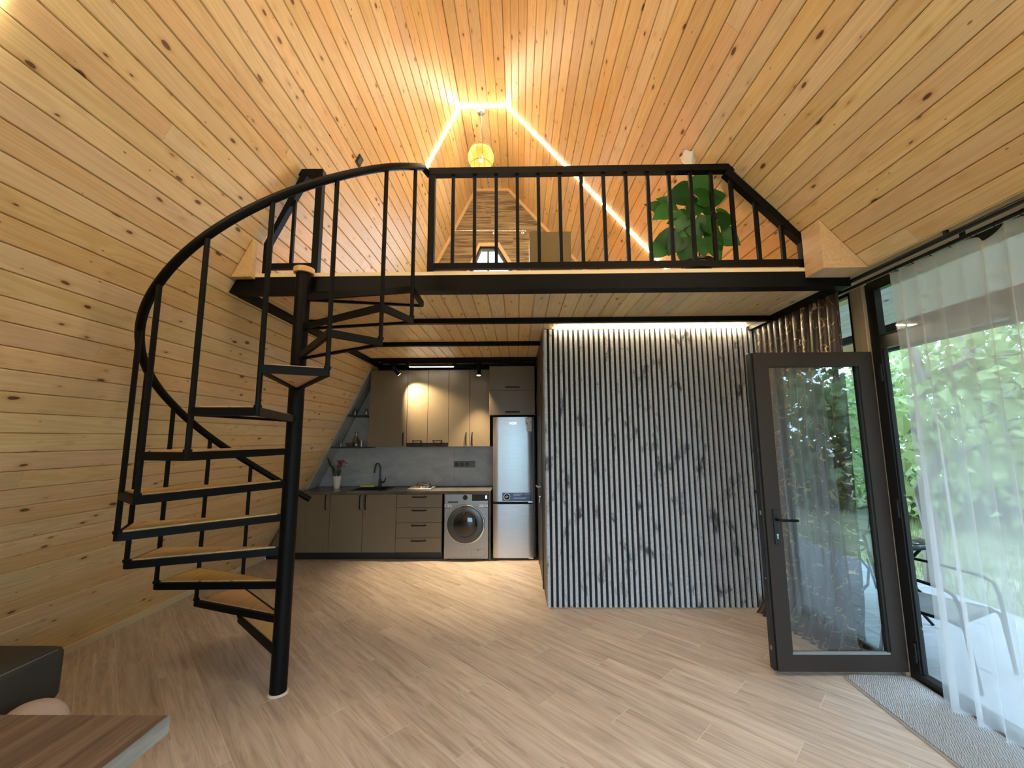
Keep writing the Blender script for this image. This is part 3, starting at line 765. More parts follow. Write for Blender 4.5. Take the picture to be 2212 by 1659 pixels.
# ================================================================== LOFT FURNITURE
wd = thing('wardrobe', (.45, 5.5, 2.815), 'plain olive brown wardrobe standing on the loft below the roof slope', 'wardrobe')
MB().bbox(.178, .728, 5.318, 5.74, 2.816, 4.36, .003).build('body', 'white_plastic', wd)
MB().bbox(.174, .730, 5.298, 5.3175, 2.83, 4.366, .002).build('door', 'olive_board', wd)
cr = thing('curtain_rod', (-.45, 6.25, 4.90), 'thin steel curtain rod mounted on the gable wall above the trapezoid window', 'rod')
MB().tube([(-1.02, 6.25, 4.90), (.12, 6.25, 4.88)], .011, 10).build('rod', 'chrome', cr, True)
for x in (-.36, .10):
    MB().tube([(x, 6.25, 4.89), (x, 6.329, 4.89)], .008, 8).lathe([(.024, -.004), (.024, 0)], (x, 6.331, 4.89), 12, 'Y').build('bracket', 'chrome_satin', cr, True)
MB().lathe([(.006, 0), (.022, .012), (.022, .03), (.004, .045)], (.12, 6.25, 4.88), 12, 'X').build('finial', 'chrome', cr, True)

# philodendron in a black pot
PB = Vector((1.425, 3.13, 2.831))
PK = .947
pp = thing('potted_plant', PB, 'broad leaved green philodendron in a black pot behind the loft railing', 'plant')
MB().lathe([(.075, 2.831), (.09, 2.88), (.108, 2.965), (.115, 2.97), (.115, 2.955), (.10, 2.945)], (PB.x, PB.y, 0), 24).build('pot', 'black_plastic', pp, True)
MB().tube([(PB.x - .105, PB.y - .02, 2.95), (PB.x - .135, PB.y - .03, 2.935), (PB.x - .14, PB.y - .03, 2.89), (PB.x - .13, PB.y - .02, 2.85)], .007, 8).build('pot_handle', 'black_plastic', pp, True)
MB().lathe([(.001, 2.937), (.099, 2.936), (.099, 2.93)], (PB.x, PB.y, 0), 16).build('soil', 'bark', pp)
def leaf_mesh():
    m = MB(); N = 9; W = 6; rows = []
    for j in range(N + 1):
        t = j / N
        half = .50 * math.sin(PI * min(1, (t * .94 + .06)) ** .60)
        half = max(half, .004)
        row = []
        for i in range(W + 1):
            s_ = i / W * 2 - 1
            x = s_ * half; y = t - .20 * (abs(s_) ** 1.5) * (1 - t) * (1 if t < .5 else .5)
            zz = .10 * abs(s_) ** 1.2 * half - .14 * t * t + .012 * math.sin(t * 18) * abs(s_)
            row.append((x, y, zz))
        rows.append(row)
    m.add([p for r_ in rows for p in r_], [(j * (W + 1) + i, j * (W + 1) + i + 1, (j + 1) * (W + 1) + i + 1, (j + 1) * (W + 1) + i) for j in range(N) for i in range(W)])
    return m.mesh('leaf', smooth='all', fix=False)
LM = leaf_mesh(); LM.materials.append(MATS['philodendron_leaf']); LM2 = LM.copy(); LM2.materials[0] = MATS['philodendron_leaf']
rng = random.Random(12)
#  target points of leaf bases: x, z, y offset, size, heading (deg, 0 = right, 90 = up in the wall plane), young
leaves = [(1.30, 3.50, -.02, .17, 205, 0), (1.36, 3.57, .05, .15, 150, 0), (1.25, 3.56, .10, .13, 160, 0), (1.47, 3.66, .0, .19, 200, 0), (1.55, 3.69, .08, .20, 60, 0), (1.62, 3.63, .10, .17, 20, 0),
          (1.52, 3.58, -.08, .17, 15, 0), (1.50, 3.52, -.08, .14, 235, 0), (1.60, 3.47, .05, .14, -10, 0), (1.73, 3.50, .12, .15, -25, 0), (1.70, 3.42, .0, .13, -5, 0), (1.40, 3.44, -.08, .15, 250, 0),
          (1.46, 3.38, -.10, .16, 285, 0), (1.56, 3.36, -.1, .17, 320, 0), (1.62, 3.30, .0, .16, 300, 0), (1.74, 3.32, .1, .16, -40, 0), (1.43, 3.27, -.05, .15, 240, 0), (1.36, 3.24, -.08, .16, 225, 1),
          (1.32, 3.26, .0, .17, 200, 1), (1.40, 3.18, -.1, .16, 265, 1), (1.24, 3.20, .04, .15, 225, 1), (1.52, 3.22, -.1, .15, 270, 0), (1.60, 3.19, -.06, .15, 300, 0), (1.46, 3.48, .1, .15, 190, 0), (1.58, 3.56, .14, .16, 120, 0)]
for x, z, dy, sz, hd_, young in leaves:
    x *= PK; z = CAM_H + (z - CAM_H) * PK; dy *= .6
    base = Vector((x, PB.y + dy, z))
    p0 = Vector((PB.x + rng.uniform(-.04, .04), PB.y + rng.uniform(-.04, .04), 2.94))
    mid = (p0 + base) / 2 + Vector(((p0.x - base.x) * .22, 0, .04))
    MB().tube([p0, p0.lerp(mid, .55) + Vector((0, 0, .02)), mid, mid.lerp(base, .6) + Vector((0, 0, .012)), base], .0035, 5).build('stem', 'stem_green', pp, True)
    o = bpy.data.objects.new('leaf', LM2 if young else LM); COL.objects.link(o); o.parent = pp
    h = math.radians(hd_ + rng.uniform(-10, 10))
    yv = Vector((math.cos(h), rng.uniform(-.35, .15), math.sin(h))).normalized()
    nrm = Vector((rng.uniform(-.3, .3), -1.0, .25 + rng.uniform(-.3, .25))); nrm = (nrm - yv * nrm.dot(yv)).normalized()
    xv = yv.cross(nrm)
    o.matrix_basis = Matrix.Translation(base - org(pp)) @ Matrix((xv, yv, nrm)).transposed().to_4x4() @ Matrix.Scale(sz * 1.12, 4)
fl_ = MB().tube([(PB.x, PB.y + .03, 2.95), (1.425, PB.y + .03, 3.4), (1.427, PB.y + .03, 3.74)], .004, 6).build('flower_stem', 'stem_green', pp, True)
def petal(u, v):
    a = 2 * PI * u; r = .014 + .058 * v ** 1.8 + .008 * math.sin(a * 7) * v ** 3
    return Vector((1.427 + r * math.cos(a), PB.y + .03 + r * math.sin(a), 3.73 + .17 * v + .012 * math.sin(a * 5 + 1) * v))
MB().grid(petal, 28, 8).build('white_flower', 'white_petal', fl_, 'all', False)

# ================================================================== KITCHEN
KW = .022
def bow_handle_v(parent, x, y, za, zb, mat='black_metal'):
    MB().tube([(x, y, zb), (x, y - .022, zb - .004), (x, y - .030, zb - .03), (x, y - .032, (za + zb) / 2), (x, y - .026, za + .02), (x, y, za)], .008, 8).build('handle', mat, parent, True)
def bow_handle_h(parent, x0, x1, y, z, mat='black_metal'):
    MB().tube([(x0, y, z), (x0 + .012, y - .024, z), (x0 + .05, y - .030, z), (x1 - .05, y - .030, z), (x1 - .012, y - .024, z), (x1, y, z)], .008, 8).build('handle', mat, parent, True)
ZW0, ZW1 = .866, .902
def base_body(name, xa, xb, label, slope=False):
    t = thing(name, ((xa + xb) / 2, YK + .3, 0), label, 'cabinet', 'kitchen base units')
    if slope:
        MB().prism([(lx(.1) + .03, .10), (xb - .002, .10), (xb - .002, ZW0 - .002), (lx(ZW0) + .03, ZW0 - .002)], 'Y', YK + .024, YG - .01).build('body', 'cabinet_body', t)
        MB().box(lx(0) + .03, xb - .002, YK + .07, YK + .09, 0.001, .0995).build('plinth', 'black_plastic', t)
    else:
        zt = .70 if 'sink' in label else ZW0 - .002
        MB().box(xa + .002, xb - .002, YK + .024, YG - .01, .10, zt).build('body', 'cabinet_body', t)
        if zt < .8: MB().box(xa + .002, xa + .02, YK + .024, YG - .01, zt, ZW0 - .002).box(xb - .02, xb - .002, YK + .024, YG - .01, zt, ZW0 - .002).build('side_panel', 'cabinet_body', t)
        MB().box(xa + .002, xb - .002, YK + .07, YK + .09, 0.001, .0995).build('plinth', 'black_plastic', t)
    return t
c1 = base_body('base_cabinet', -3.05, -2.552, 'dark taupe kitchen base cabinet with one door against the sloping wall', True)
dd = MB().prism([(lx(.105) + .035, .105), (-2.554, .105), (-2.554, ZW0 - .006), (lx(ZW0) + .035, ZW0 - .006)], 'Y', YK, YK + .02).build('door', 'cabinet_taupe', c1)
bow_handle_v(dd, -2.607, YK, .66, .85)
c2 = base_body('base_cabinet', -2.55, -1.652, 'dark taupe double door base cabinet under the black sink')
for xa, xb, xh in ((-2.55, -2.103, -2.14), (-2.101, -1.652, -2.066)):
    dd = MB().bbox(xa + .002, xb - .002, YK, YK + .02, .105, ZW0 - .006, .0015).build('door', 'cabinet_taupe', c2); bow_handle_v(dd, xh, YK, .66, .85)
c3 = base_body('drawer_unit', -1.65, -1.03, 'dark taupe kitchen unit with four drawers beside the washing machine')
zs = [.105, .291, .488, .684, ZW0 - .006]
for za, zb in zip(zs, zs[1:]):
    dd = MB().bbox(-1.648, -1.032, YK, YK + .02, za + .002, zb - .002, .0015).build('drawer', 'cabinet_taupe', c3); bow_handle_h(dd, -1.438, -1.246, YK, zb - .034)
MB().lathe([(.02, 0), (.02, .10)], (-1.10, YK + .10, 0.001), 10).build('leg', 'black_plastic', c3)
one('end_panel', MB().bbox(-.396, -.374, YK - .004, YG - .012, 0.001, ZW0 - .002, .001), 'worktop_stone', 'narrow upright side panel between washing machine and fridge', 'panel')
wt = thing('worktop', (-1.7, 6.04, ZW0), 'dark stone kitchen worktop running along the back wall', 'worktop')
SKX0, SKX1, SKY0, SKY1 = -2.30, -1.84, 5.86, 6.24
MB().prism([(lx(ZW0) + .03, ZW0), (SKX0, ZW0), (SKX0, ZW1), (lx(ZW1) + .03, ZW1)], 'Y', YK - .02, YG - .013).box(SKX1, -.372, YK - .02, YG - .013, ZW0, ZW1).box(SKX0, SKX1, YK - .02, SKY0, ZW0, ZW1).box(SKX0, SKX1, SKY1, YG - .013, ZW0, ZW1).build('slab', 'worktop_stone', wt)
# sink and faucet
sn = thing('kitchen_sink', (-2.07, 6.05, ZW1), 'black composite sink set into the worktop', 'sink')
MB().box(SKX0 - .02, SKX1 + .02, SKY0 - .02, SKY0, ZW1, ZW1 + .006).box(SKX0 - .02, SKX1 + .02, SKY1, SKY1 + .03, ZW1, ZW1 + .006).box(SKX0 - .02, SKX0, SKY0, SKY1, ZW1, ZW1 + .006).box(SKX1, SKX1 + .02, SKY0, SKY1, ZW1, ZW1 + .006).build('rim', 'black_plastic', sn)
MB().box(SKX0 + .004, SKX0 + .012, SKY0 + .004, SKY1 - .004, .72, ZW1 + .003).box(SKX1 - .012, SKX1 - .004, SKY0 + .004, SKY1 - .004, .72, ZW1 + .003).box(SKX0 + .012, SKX1 - .012, SKY0 + .004, SKY0 + .012, .72, ZW1 + .003).box(SKX0 + .012, SKX1 - .012, SKY1 - .012, SKY1 - .004, .72, ZW1 + .003).box(SKX0 + .012, SKX1 - .012, SKY0 + .012, SKY1 - .012, .71, .72).build('basin', 'black_plastic', sn)
fc = thing('faucet', (-2.05, 6.275, ZW1 + .006), 'black gooseneck kitchen faucet with side lever behind the sink', 'faucet')
FX, FY, FZ = -2.05, 6.262, ZW1 + .0062
MB().lathe([(.026, 0), (.026, .012), (.021, .02), (.021, .10), (.016, .115)], (FX, FY, FZ), 16).build('body', 'black_plastic', fc, True)
MB().tube([(FX, FY, FZ + .11), (FX, FY, FZ + .26), (FX - .01, FY, FZ + .30), (FX - .03, FY - .005, FZ + .335), (FX - .055, FY - .01, FZ + .335), (FX - .07, FY - .012, FZ + .30), (FX - .085, FY - .015, FZ + .20)], .0115, 10).build('spout', 'black_plastic', fc, True)
MB().tube([(FX + .02, FY, FZ + .06), (FX + .05, FY, FZ + .065), (FX + .07, FY, FZ + .07), (FX + .085, FY, FZ + .13)], [.011, .014, .010, .006], 8).build('lever', 'black_plastic', fc, True)
one('sponge_cloth', MB().bbox(-2.31, -2.11, 6.185, 6.265, ZW1 + .0065, ZW1 + .030, .008), 'sponge_yellow', 'folded yellow cleaning cloth on the sink edge', 'cloth', smooth=True)
# hob
hb = thing('gas_hob', (-1.36, 6.07, ZW1), 'small two burner gas hob with steel grates on the worktop', 'hob')
MB().bbox(-1.53, -1.20, 5.83, 6.26, ZW1 + .0005, ZW1 + .022, .004).build('plate', 'brushed_steel', hb)
MB().box(-1.525, -1.205, 5.824, 5.8295, ZW1 + .001, ZW1 + .020).build('front_strip', 'chrome', hb)
for bx, by in ((-1.365, 5.95), (-1.365, 6.155)):
    MB().lathe([(.045, 0), (.045, .012), (.028, .014), (.028, .022)], (bx, by, ZW1 + .0225), 18).build('burner', 'chrome_satin', hb, True)
    gr = MB()
    for a in range(4):
        ca_, sa2 = math.cos(a * PI / 2 + PI / 4), math.sin(a * PI / 2 + PI / 4)
        gr.bar((bx + ca_ * .03, by + sa2 * .03, ZW1 + .06), (bx + ca_ * .12, by + sa2 * .12, ZW1 + .06), .008, .01)
        gr.bar((bx + ca_ * .12, by + sa2 * .12, ZW1 + .0225), (bx + ca_ * .12, by + sa2 * .12, ZW1 + .065), .008)
    gr.box(bx - .09, bx + .09, by - .088, by - .078, ZW1 + .054, ZW1 + .066).box(bx - .09, bx + .09, by + .078, by + .088, ZW1 + .054, ZW1 + .066).bar((bx - .0325, by, ZW1 + .06), (bx + .0325, by, ZW1 + .06), .07, .006)
    gr.build('grate', 'chrome', hb)
for by in (5.90, 6.00): MB().lathe([(.018, 0), (.016, .02)], (-1.235, by, ZW1 + .0225), 12).build('knob', 'black_plastic', hb, True)
# vase with flower
vz = thing('flower_vase', (-2.62, 6.10, ZW1), 'ribbed cream vase with wine red flowers and dark leaves on the worktop', 'vase')
prof = [(.036, 0), (.042, .02)] + [(.046 + .012 * (k / 8) + (.003 if k % 2 else 0), .03 + .018 * k) for k in range(8)] + [(.058, .175), (.050, .175), (.046, .09)]
MB().lathe(prof, (-2.62, 6.10, ZW1), 22).build('vase', 'vase_cream', vz, True)
rng = random.Random(9)
fls = MB()
for k in range(70):
    a = rng.uniform(0, 2 * PI); r = rng.uniform(0, .075); zz = rng.uniform(-.04, .055)
    c = Vector((-2.575 + r * math.cos(a), 6.08 + r * math.sin(a) * .8, 1.24 + zz)); s_ = rng.uniform(.012, .022)
    ax = Vector((rng.uniform(-1, 1), rng.uniform(-1, 1), rng.uniform(.2, 1))).normalized(); b1 = ax.orthogonal().normalized() * s_; b2 = ax.cross(b1)
    fls.add([c - b1 * .5, c + b2 * .7 + ax * s_ * .4, c + b1 * .5 + ax * s_ * 1.5, c - b2 * .7 + ax * s_ * .4], [(0, 1, 2, 3)])
fls.build('blossom', 'petal_wine', vz, False, False)
for bx, bz, dx, dz, w in ((-2.66, 1.16, -.10, .19, .045), (-2.64, 1.10, -.02, .14, .06), (-2.60, 1.08, .05, .10, .05), (-2.63, 1.07, -.06, .10, .055), (-2.60, 1.07, .01, .13, .06)):
    def lf(u, v):
        ww = w * math.sin(PI * min(.999, v * .9 + .08)) ; return Vector((bx + dx * v + (u - .5) * ww * dz * 6, 6.07 - .02 * v + abs(u - .5) * .02, bz + dz * v - (u - .5) * ww * dx * 4))
    MB().grid(lf, 4, 6).build('leaf', 'leaf_dark', vz, 'all', False)
MB().tube([(-2.62, 6.10, ZW1 + .10), (-2.60, 6.09, 1.15), (-2.58, 6.08, 1.22)], .008, 6).build('stem', 'leaf_dark', vz, True)
# backsplash panels on the back wall, dark panel on the slope
bs = struct('trim_14', MB().prism([(lx(ZW1 + .005) + .022, ZW1 + .005), (-2.172, ZW1 + .005), (-2.172, 1.488), (lx(1.488) + .022, 1.488)], 'Y', YG - .012, YG), 'concrete_panel')
MB().box(-2.169, -.959, YG - .012, YG, ZW1 + .005, 1.488).build('panel', 'concrete_panel', bs)
MB().box(-.956, -.36, YG - .012, YG, ZW1 + .005, 1.488).build('panel', 'concrete_panel', bs)
q0, q1 = (lx(ZW1) + .001, ZW1 + .002), (lx(2.64) + .001, 2.64)
struct('trim_15', MB().prism([q0, q1, (q1[0] + nL.x * .019, q1[1] + nL.z * .019), (q0[0] + nL.x * .019, q0[1] + nL.z * .019)], 'Y', 5.995, YG - .014), 'concrete_panel')
sp_ = thing('socket_strip', (-.80, YG - .012, 1.22), 'dark grey strip of three sockets and a double switch on the backsplash', 'socket')
MB().bbox(-.962, -.642, YG - .022, YG - .0125, 1.178, 1.268, .003).build('frame', 'socket_grey', sp_)
for k in range(3):
    x = -.918 + k * .078
    MB().lathe([(.029, -.026), (.027, -.0225)], (x, YG, 1.223), 16, 'Y').build('socket_cover', 'black_plastic', sp_)
MB().box(-.706, -.682, YG - .027, YG - .0225, 1.19, 1.256).box(-.679, -.655, YG - .027, YG - .0225, 1.19, 1.256).build('switch', 'socket_grey', sp_)
# upper units
YU = YG - .34; ZU0, ZU1 = 1.493, 2.60
def upper(xa, xb, label, zb=ZU0):
    t = thing('wall_cabinet', ((xa + xb) / 2, YU + .17, zb), label, 'cabinet', 'kitchen wall units')
    MB().box(xa + .001, xb - .001, YU + .022, YG - .014, zb + .001, ZU1).build('body', 'cabinet_body', t); return t
u1 = upper(-2.15, -1.602, 'taupe wall cabinet with one wide door beside the glass shelves')
dd = MB().bbox(-2.149, -1.604, YU, YU + .02, ZU0, ZU1, .0015).build('door', 'cabinet_taupe', u1); bow_handle_v(dd, -1.647, YU, 1.515, 1.69)
u2 = upper(-1.60, -1.0, 'taupe wall cabinet with two doors above the extractor hood', 1.546)
for xa, xb, xh in ((-1.60, -1.301, -1.445), (-1.299, -1.0, -1.153)):
    dd = MB().bbox(xa + .0015, xb - .0015, YU, YU + .02, 1.546, ZU1, .0015).build('door', 'cabinet_taupe', u2)
    MB().tube([(xh - .065, YU - .004, 1.575), (xh - .07, YU - .012, 1.578), (xh + .07, YU - .012, 1.578), (xh + .065, YU - .004, 1.575), (xh + .035, YU - .028, 1.518), (xh - .035, YU - .028, 1.518)], .0065, 6, True).build('handle', 'black_metal', dd, True)
u3 = upper(-.998, -.40, 'taupe wall cabinet with two doors and paired handles beside the fridge housing')
for xa, xb, xh in ((-.998, -.694, -.742), (-.692, -.40, -.655)):
    dd = MB().bbox(xa + .0015, xb - .0015, YU, YU + .02, ZU0, ZU1, .0015).build('door', 'cabinet_taupe', u3); bow_handle_v(dd, xh, YU, 1.513, 1.69)
hdn = thing('extractor_hood', (-1.3, YU + .15, 1.49), 'slim dark extractor hood under the wall cabinet', 'hood')
MB().bbox(-1.598, -1.002, YU + .004, YG - .02, 1.492, 1.543, .002).build('housing', 'pvc_black', hdn)
MB().box(-1.55, -1.05, YU + .04, YG - .06, 1.486, 1.4915).build('filter', 'socket_grey', hdn)
# housing above fridge
u4 = thing('wall_cabinet', (-.075, YK + .28, 1.925), 'dark taupe cabinet with two lift up flaps above the fridge', 'cabinet', 'kitchen wall units')
MB().box(-.394, .238, YK + .022, YG - .014, 1.928, 2.618).build('body', 'cabinet_body', u4)
for za, zb, zh in ((1.925, 2.268, 1.966), (2.271, 2.614, 2.312)):
    dd = MB().bbox(-.394, .238, YK, YK + .02, za, zb, .0015).build('flap', 'cabinet_taupe', u4); bow_handle_h(dd, -.168, .022, YK, zh)
# open corner shelf
cs = thing('corner_shelf', (-2.45, YU + .17, ZU0), 'dark open corner shelf between sloping wall and wall cabinet', 'shelf')
for zz in (1.476, 1.934): MB().prism([(lx(zz) + .028, zz), (-2.1525, zz), (-2.1525, zz + .018), (lx(zz + .018) + .028, zz + .018)], 'Y', YU + .012, YG - .014).build('shelf', 'cabinet_body', cs)
MB().prism([(lx(1.495) + .03, 1.4945), (-2.1525, 1.4945), (-2.1525, 2.595), (lx(2.595) + .03, 2.595)], 'Y', YG - .0135, YG - .005).build('back_panel', 'concrete_panel', cs)
# glasses
GP = {'wine': [(.004, 0), (.034, .002), (.034, .004), (.005, .010), (.0045, .075), (.012, .085), (.034, .115), (.040, .15), (.034, .20), (.0325, .20), (.038, .15), (.032, .117), (.004, .09)],
      'tumbler': [(.030, 0), (.033, .002), (.038, .095), (.036, .095), (.031, .008), (.002, .008)],
      'bowl': [(.03, 0), (.04, .004), (.075, .05), (.078, .06), (.073, .06), (.037, .008), (.002, .008)],
      'carafe': [(.04, 0), (.052, .006), (.056, .05), (.03, .11), (.022, .15), (.03, .175), (.028, .175), (.02, .15), (.027, .11), (.052, .05), (.002, .009)]}
def glassware(kind, x, y, z, label, cat, flip=False, s=1.0):
    p = [(r * s, h * s) for r, h in GP[kind]]
    if flip: H = max(h for r, h in p); p = [(r, H - h) for r, h in p]
    one({'wine': 'wine_glass', 'tumbler': 'drinking_glass', 'bowl': 'glass_bowl', 'carafe': 'glass_carafe'}[kind], MB().lathe(p, (x, y, z), 18), 'tumbler_glass', label, cat, 'glassware on the corner shelf', True)
zs_, zu = 1.4945, 1.9525
glassware('wine', -2.40, 6.10, zu, 'wine glass standing upside down on the upper corner shelf', 'glass', True)
glassware('wine', -2.25, 6.14, zu, 'wine glass against the cabinet side on the upper corner shelf', 'glass', True, .95)
glassware('tumbler', -2.45, 6.24, zu, 'short drinking glass at the back of the upper corner shelf', 'glass', s=.8)
glassware('carafe', -2.64, 6.12, zs_, 'slim glass carafe on the lower corner shelf beside the slope', 'carafe', s=.9)
glassware('bowl', -2.45, 6.10, zs_, 'wide glass bowl on the lower corner shelf', 'bowl')
glassware('carafe', -2.42, 6.235, zs_, 'tall glass carafe behind the bowl on the lower corner shelf', 'carafe', s=1.25)
glassware('tumbler', -2.57, 6.05, zs_, 'small drinking glass between carafe and bowl on the lower corner shelf', 'glass', s=.75)
glassware('tumbler', -2.28, 6.08, zs_, 'drinking glass on the lower corner shelf beside the bowl', 'glass')
glassware('tumbler', -2.21, 6.16, zs_, 'drinking glass on the lower corner shelf against the cabinet side', 'glass')
# washing machine
wm = thing('washing_machine', (-.702, YK + .3, 0), 'silver grey front loading washing machine with a dark round door', 'washing machine')
WX0, WX1 = -1.0, -.404
MB().bbox(WX0, WX1, YK, YK + .54, .018, .862, .006).build('body', 'washer_silver', wm)
for x in (WX0 + .06, WX1 - .06):
    for y in (YK + .06, YK + .48): MB().lathe([(.02, 0.001), (.018, .0178)], (x, y, 0), 10).build('foot', 'black_plastic', wm)
MB().box(WX0 + .004, WX1 - .004, YK - .004, YK - .0005, .768, .858).build('control_panel', 'washer_silver', wm)
MB().box(-.625, -.41, YK - .008, YK - .0045, .772, .856).build('display', 'dark_glass', wm)
MB().box(-.445, -.425, YK - .0095, YK - .0085, .80, .842).build('display_icon', 'display_glow', wm)
kb = MB().lathe([(.036, 0), (.036, -.02), (.031, -.03)], (-.714, YK - .0045, .818), 24, 'Y').build('dial', 'chrome', wm, True)
MB().lathe([(.030, -.031), (.030, -.0305)], (-.714, YK - .0045, .818), 24, 'Y').build('dial_face', 'dark_glass', kb)
MB().box(WX0 + .05, WX0 + .185, YK - .006, YK - .0005, .748, .764).build('drawer_grip', 'black_plastic', wm)
DCX, DCZ = -.712, .468
MB().lathe([(.262, 0), (.262, -.014), (.252, -.022), (.246, -.022), (.246, 0)], (DCX, YK - .0005, DCZ), 48, 'Y').build('door_ring', 'chrome_satin', wm, True)
dr = MB().lathe([(.2455, -.006), (.2455, -.020), (.225, -.030), (.165, -.030), (.160, -.026), (.01, -.026)], (DCX, YK, DCZ), 48, 'Y').build('door', 'charcoal_ring', wm, True)
MB().lathe([(.158, -.0265), (.155, -.034), (.11, -.052), (.04, -.060), (.004, -.061)], (DCX, YK, DCZ), 40, 'Y').build('door_glass', 'dark_glass', dr, True)
MB().box(-.632, -.447, YK - .0028, YK - .0005, .048, .146).build('filter_flap', 'washer_silver', wm)
MB().box(-.634, -.445, YK - .0018, YK - .0004, .046, .148).build('flap_gap', 'black_plastic', wm)
MB().box(-.55, -.53, YK - .0035, YK - .0029, .13, .14).build('flap_catch', 'black_plastic', wm)
stk = MB().box(WX0 + .002, WX0 + .097, YK - .0016, YK - .0005, .687, .724).build('sticker', 'sticker_pink', wm)
MB().box(WX0 + .022, WX0 + .042, YK - .0021, YK - .0017, .698, .714).box(WX0 + .068, WX0 + .08, YK - .0021, YK - .0017, .70, .711).build('sticker_mark', 'sticker_black', stk)
MB().box(WX0 + .004, WX0 + .05, YK - .0016, YK - .0005, .676, .684).box(WX0 + .058, WX0 + .08, YK - .0016, YK - .0005, .674, .684).build('sticker', 'sticker_black', wm)
stk = MB().box(-.535, -.412, YK - .0016, YK - .0005, .690, .722).build('sticker', 'sticker_white', wm)
MB().box(-.528, -.518, YK - .0021, YK - .0017, .700, .716).box(-.468, -.455, YK - .0021, YK - .0017, .700, .714).box(-.435, -.425, YK - .0021, YK - .0017, .702, .714).build('sticker_mark', 'socket_grey', stk)
MB().box(-.465, -.412, YK - .0016, YK - .0005, .680, .688).build('sticker', 'sticker_black', wm)
# fridge
fg = thing('fridge', (-.075, YK + .3, 0), 'tall brushed steel fridge freezer beside the washing machine', 'fridge')
FX0, FX1, FH = -.344, .2014, 1.897
MB().box(FX0 + .006, FX1 + .024, YK + .055, YG - .03, .028, FH - .004).build('body', 'black_plastic', fg)
for x in (FX0 + .06, FX1 - .03):
    for y in (YK + .10, YG - .1): MB().lathe([(.02, 0.001), (.02, .0278)], (x, y, 0), 10).build('foot', 'black_plastic', fg)
def curved_door(z0, z1):
    prof = []
    n = 14
    for k in range(n + 1):
        u = k / n; x = FX0 + (FX1 - FX0) * u; e = min(u, 1 - u) * (FX1 - FX0)
        prof.append((x, YK + .006 - .006 * math.sin(PI * u) + (.02 * (1 - e / .025) ** 2 if e < .025 else 0)))
    return MB().prism(prof + [(FX1, YK + .053), (FX0, YK + .053)], 'Z', z0, z1)
curved_door(.03, .724).build('freezer_door', 'brushed_steel', fg, True)
fd = curved_door(.758, FH).build('fridge_door', 'brushed_steel', fg, True)
MB().box(FX0 + .004, FX1 - .004, YK + .020, YK + .0545, .7245, .7575).build('grip_gap', 'black_gap', fg)
MB().box(FX1 - .07, FX1 - .01, YK + .006, YK + .02, .746, .7575).box(FX1 - .07, FX1 - .01, YK + .012, YK + .03, .018, .0295).build('hinge', 'chrome_satin', fg)
def fy(x): return YK + .006 - .006 * math.sin(PI * (x - FX0) / (FX1 - FX0))
sb = MB().grid(lambda u, v: Vector((-.217 + .405 * u, fy(-.217 + .405 * u) - .0012 + (.016 * max(0, u - .94) / .06), .768 + .108 * v)), 16, 1).build('sticker', 'sticker_blue', fd, False, False)
MB().lathe([(.046, -.0005), (.046, -.0015), (.036, -.0015), (.036, -.0005)], (-.155, fy(-.155) - .0015, .822), 28, 'Y').build('sticker_emblem', 'sticker_white', fd)
MB().box(-.175, -.135, fy(-.155) - .003, fy(-.155) - .0016, .816, .828).box(-.161, -.149, fy(-.155) - .003, fy(-.155) - .0016, .80, .844).build('sticker_emblem', 'sticker_white', fd)
tx = MB()
for z, a, b in ((.853, -.065, .06), (.838, -.065, .03), (.853, .085, .17), (.806, -.065, .12), (.795, -.065, .10)): 
    n_ = 10
    for k in range(n_):
        xa = a + (b - a) * k / n_; tx.box(xa, xa + (b - a) / n_ * .72, fy(xa) - .003, fy(xa) - .0016, z, z + (.009 if z > .83 else .006))
tx.build('sticker_print', 'sticker_white', fd)
el = MB().box(.098, .190, fy(.15) - .001, fy(.15) + .010, 1.70, 1.890).build('energy_label', 'sticker_white', fd)
MB().box(.100, .124, fy(.15) - .002, fy(.15) - .0012, 1.876, 1.886).box(.128, .160, fy(.15) - .002, fy(.15) - .0012, 1.877, 1.885).box(.168, .186, fy(.15) - .002, fy(.15) - .0012, 1.812, 1.822).build('label_print', 'sticker_black', el)
for k, mname in enumerate(('energy_green', 'energy_green', 'energy_yellow', 'energy_yellow', 'energy_orange', 'energy_orange')):
    MB().box(.100, .116 + .005 * k, fy(.15) - .002, fy(.15) - .0012, 1.848 - k * .011, 1.856 - k * .011).build('energy_bar', mname, el)
cu = bpy.data.curves.new('brand_text', 'FONT'); cu.body = 'VOX'; cu.size = .046; cu.extrude = .001; cu.align_x = 'CENTER'
to = bpy.data.objects.new('brand_text_curve', cu); COL.objects.link(to)
bpy.context.view_layer.update()
tm = bpy.data.meshes.new_from_object(to.evaluated_get(bpy.context.evaluated_depsgraph_get())); bpy.data.objects.remove(to, do_unlink=True)
tm.materials.clear(); tm.materials.append(MATS['chrome'])
to = bpy.data.objects.new('brand_lettering', tm); COL.objects.link(to); to.parent = fd
to.matrix_basis = Matrix.Translation(Vector((-.068, fy(-.068) - .002, 1.795)) - org(fd)) @ Matrix.Rotation(PI / 2, 4, 'X') @ Matrix.Scale(1.05, 4, (1, 0, 0))
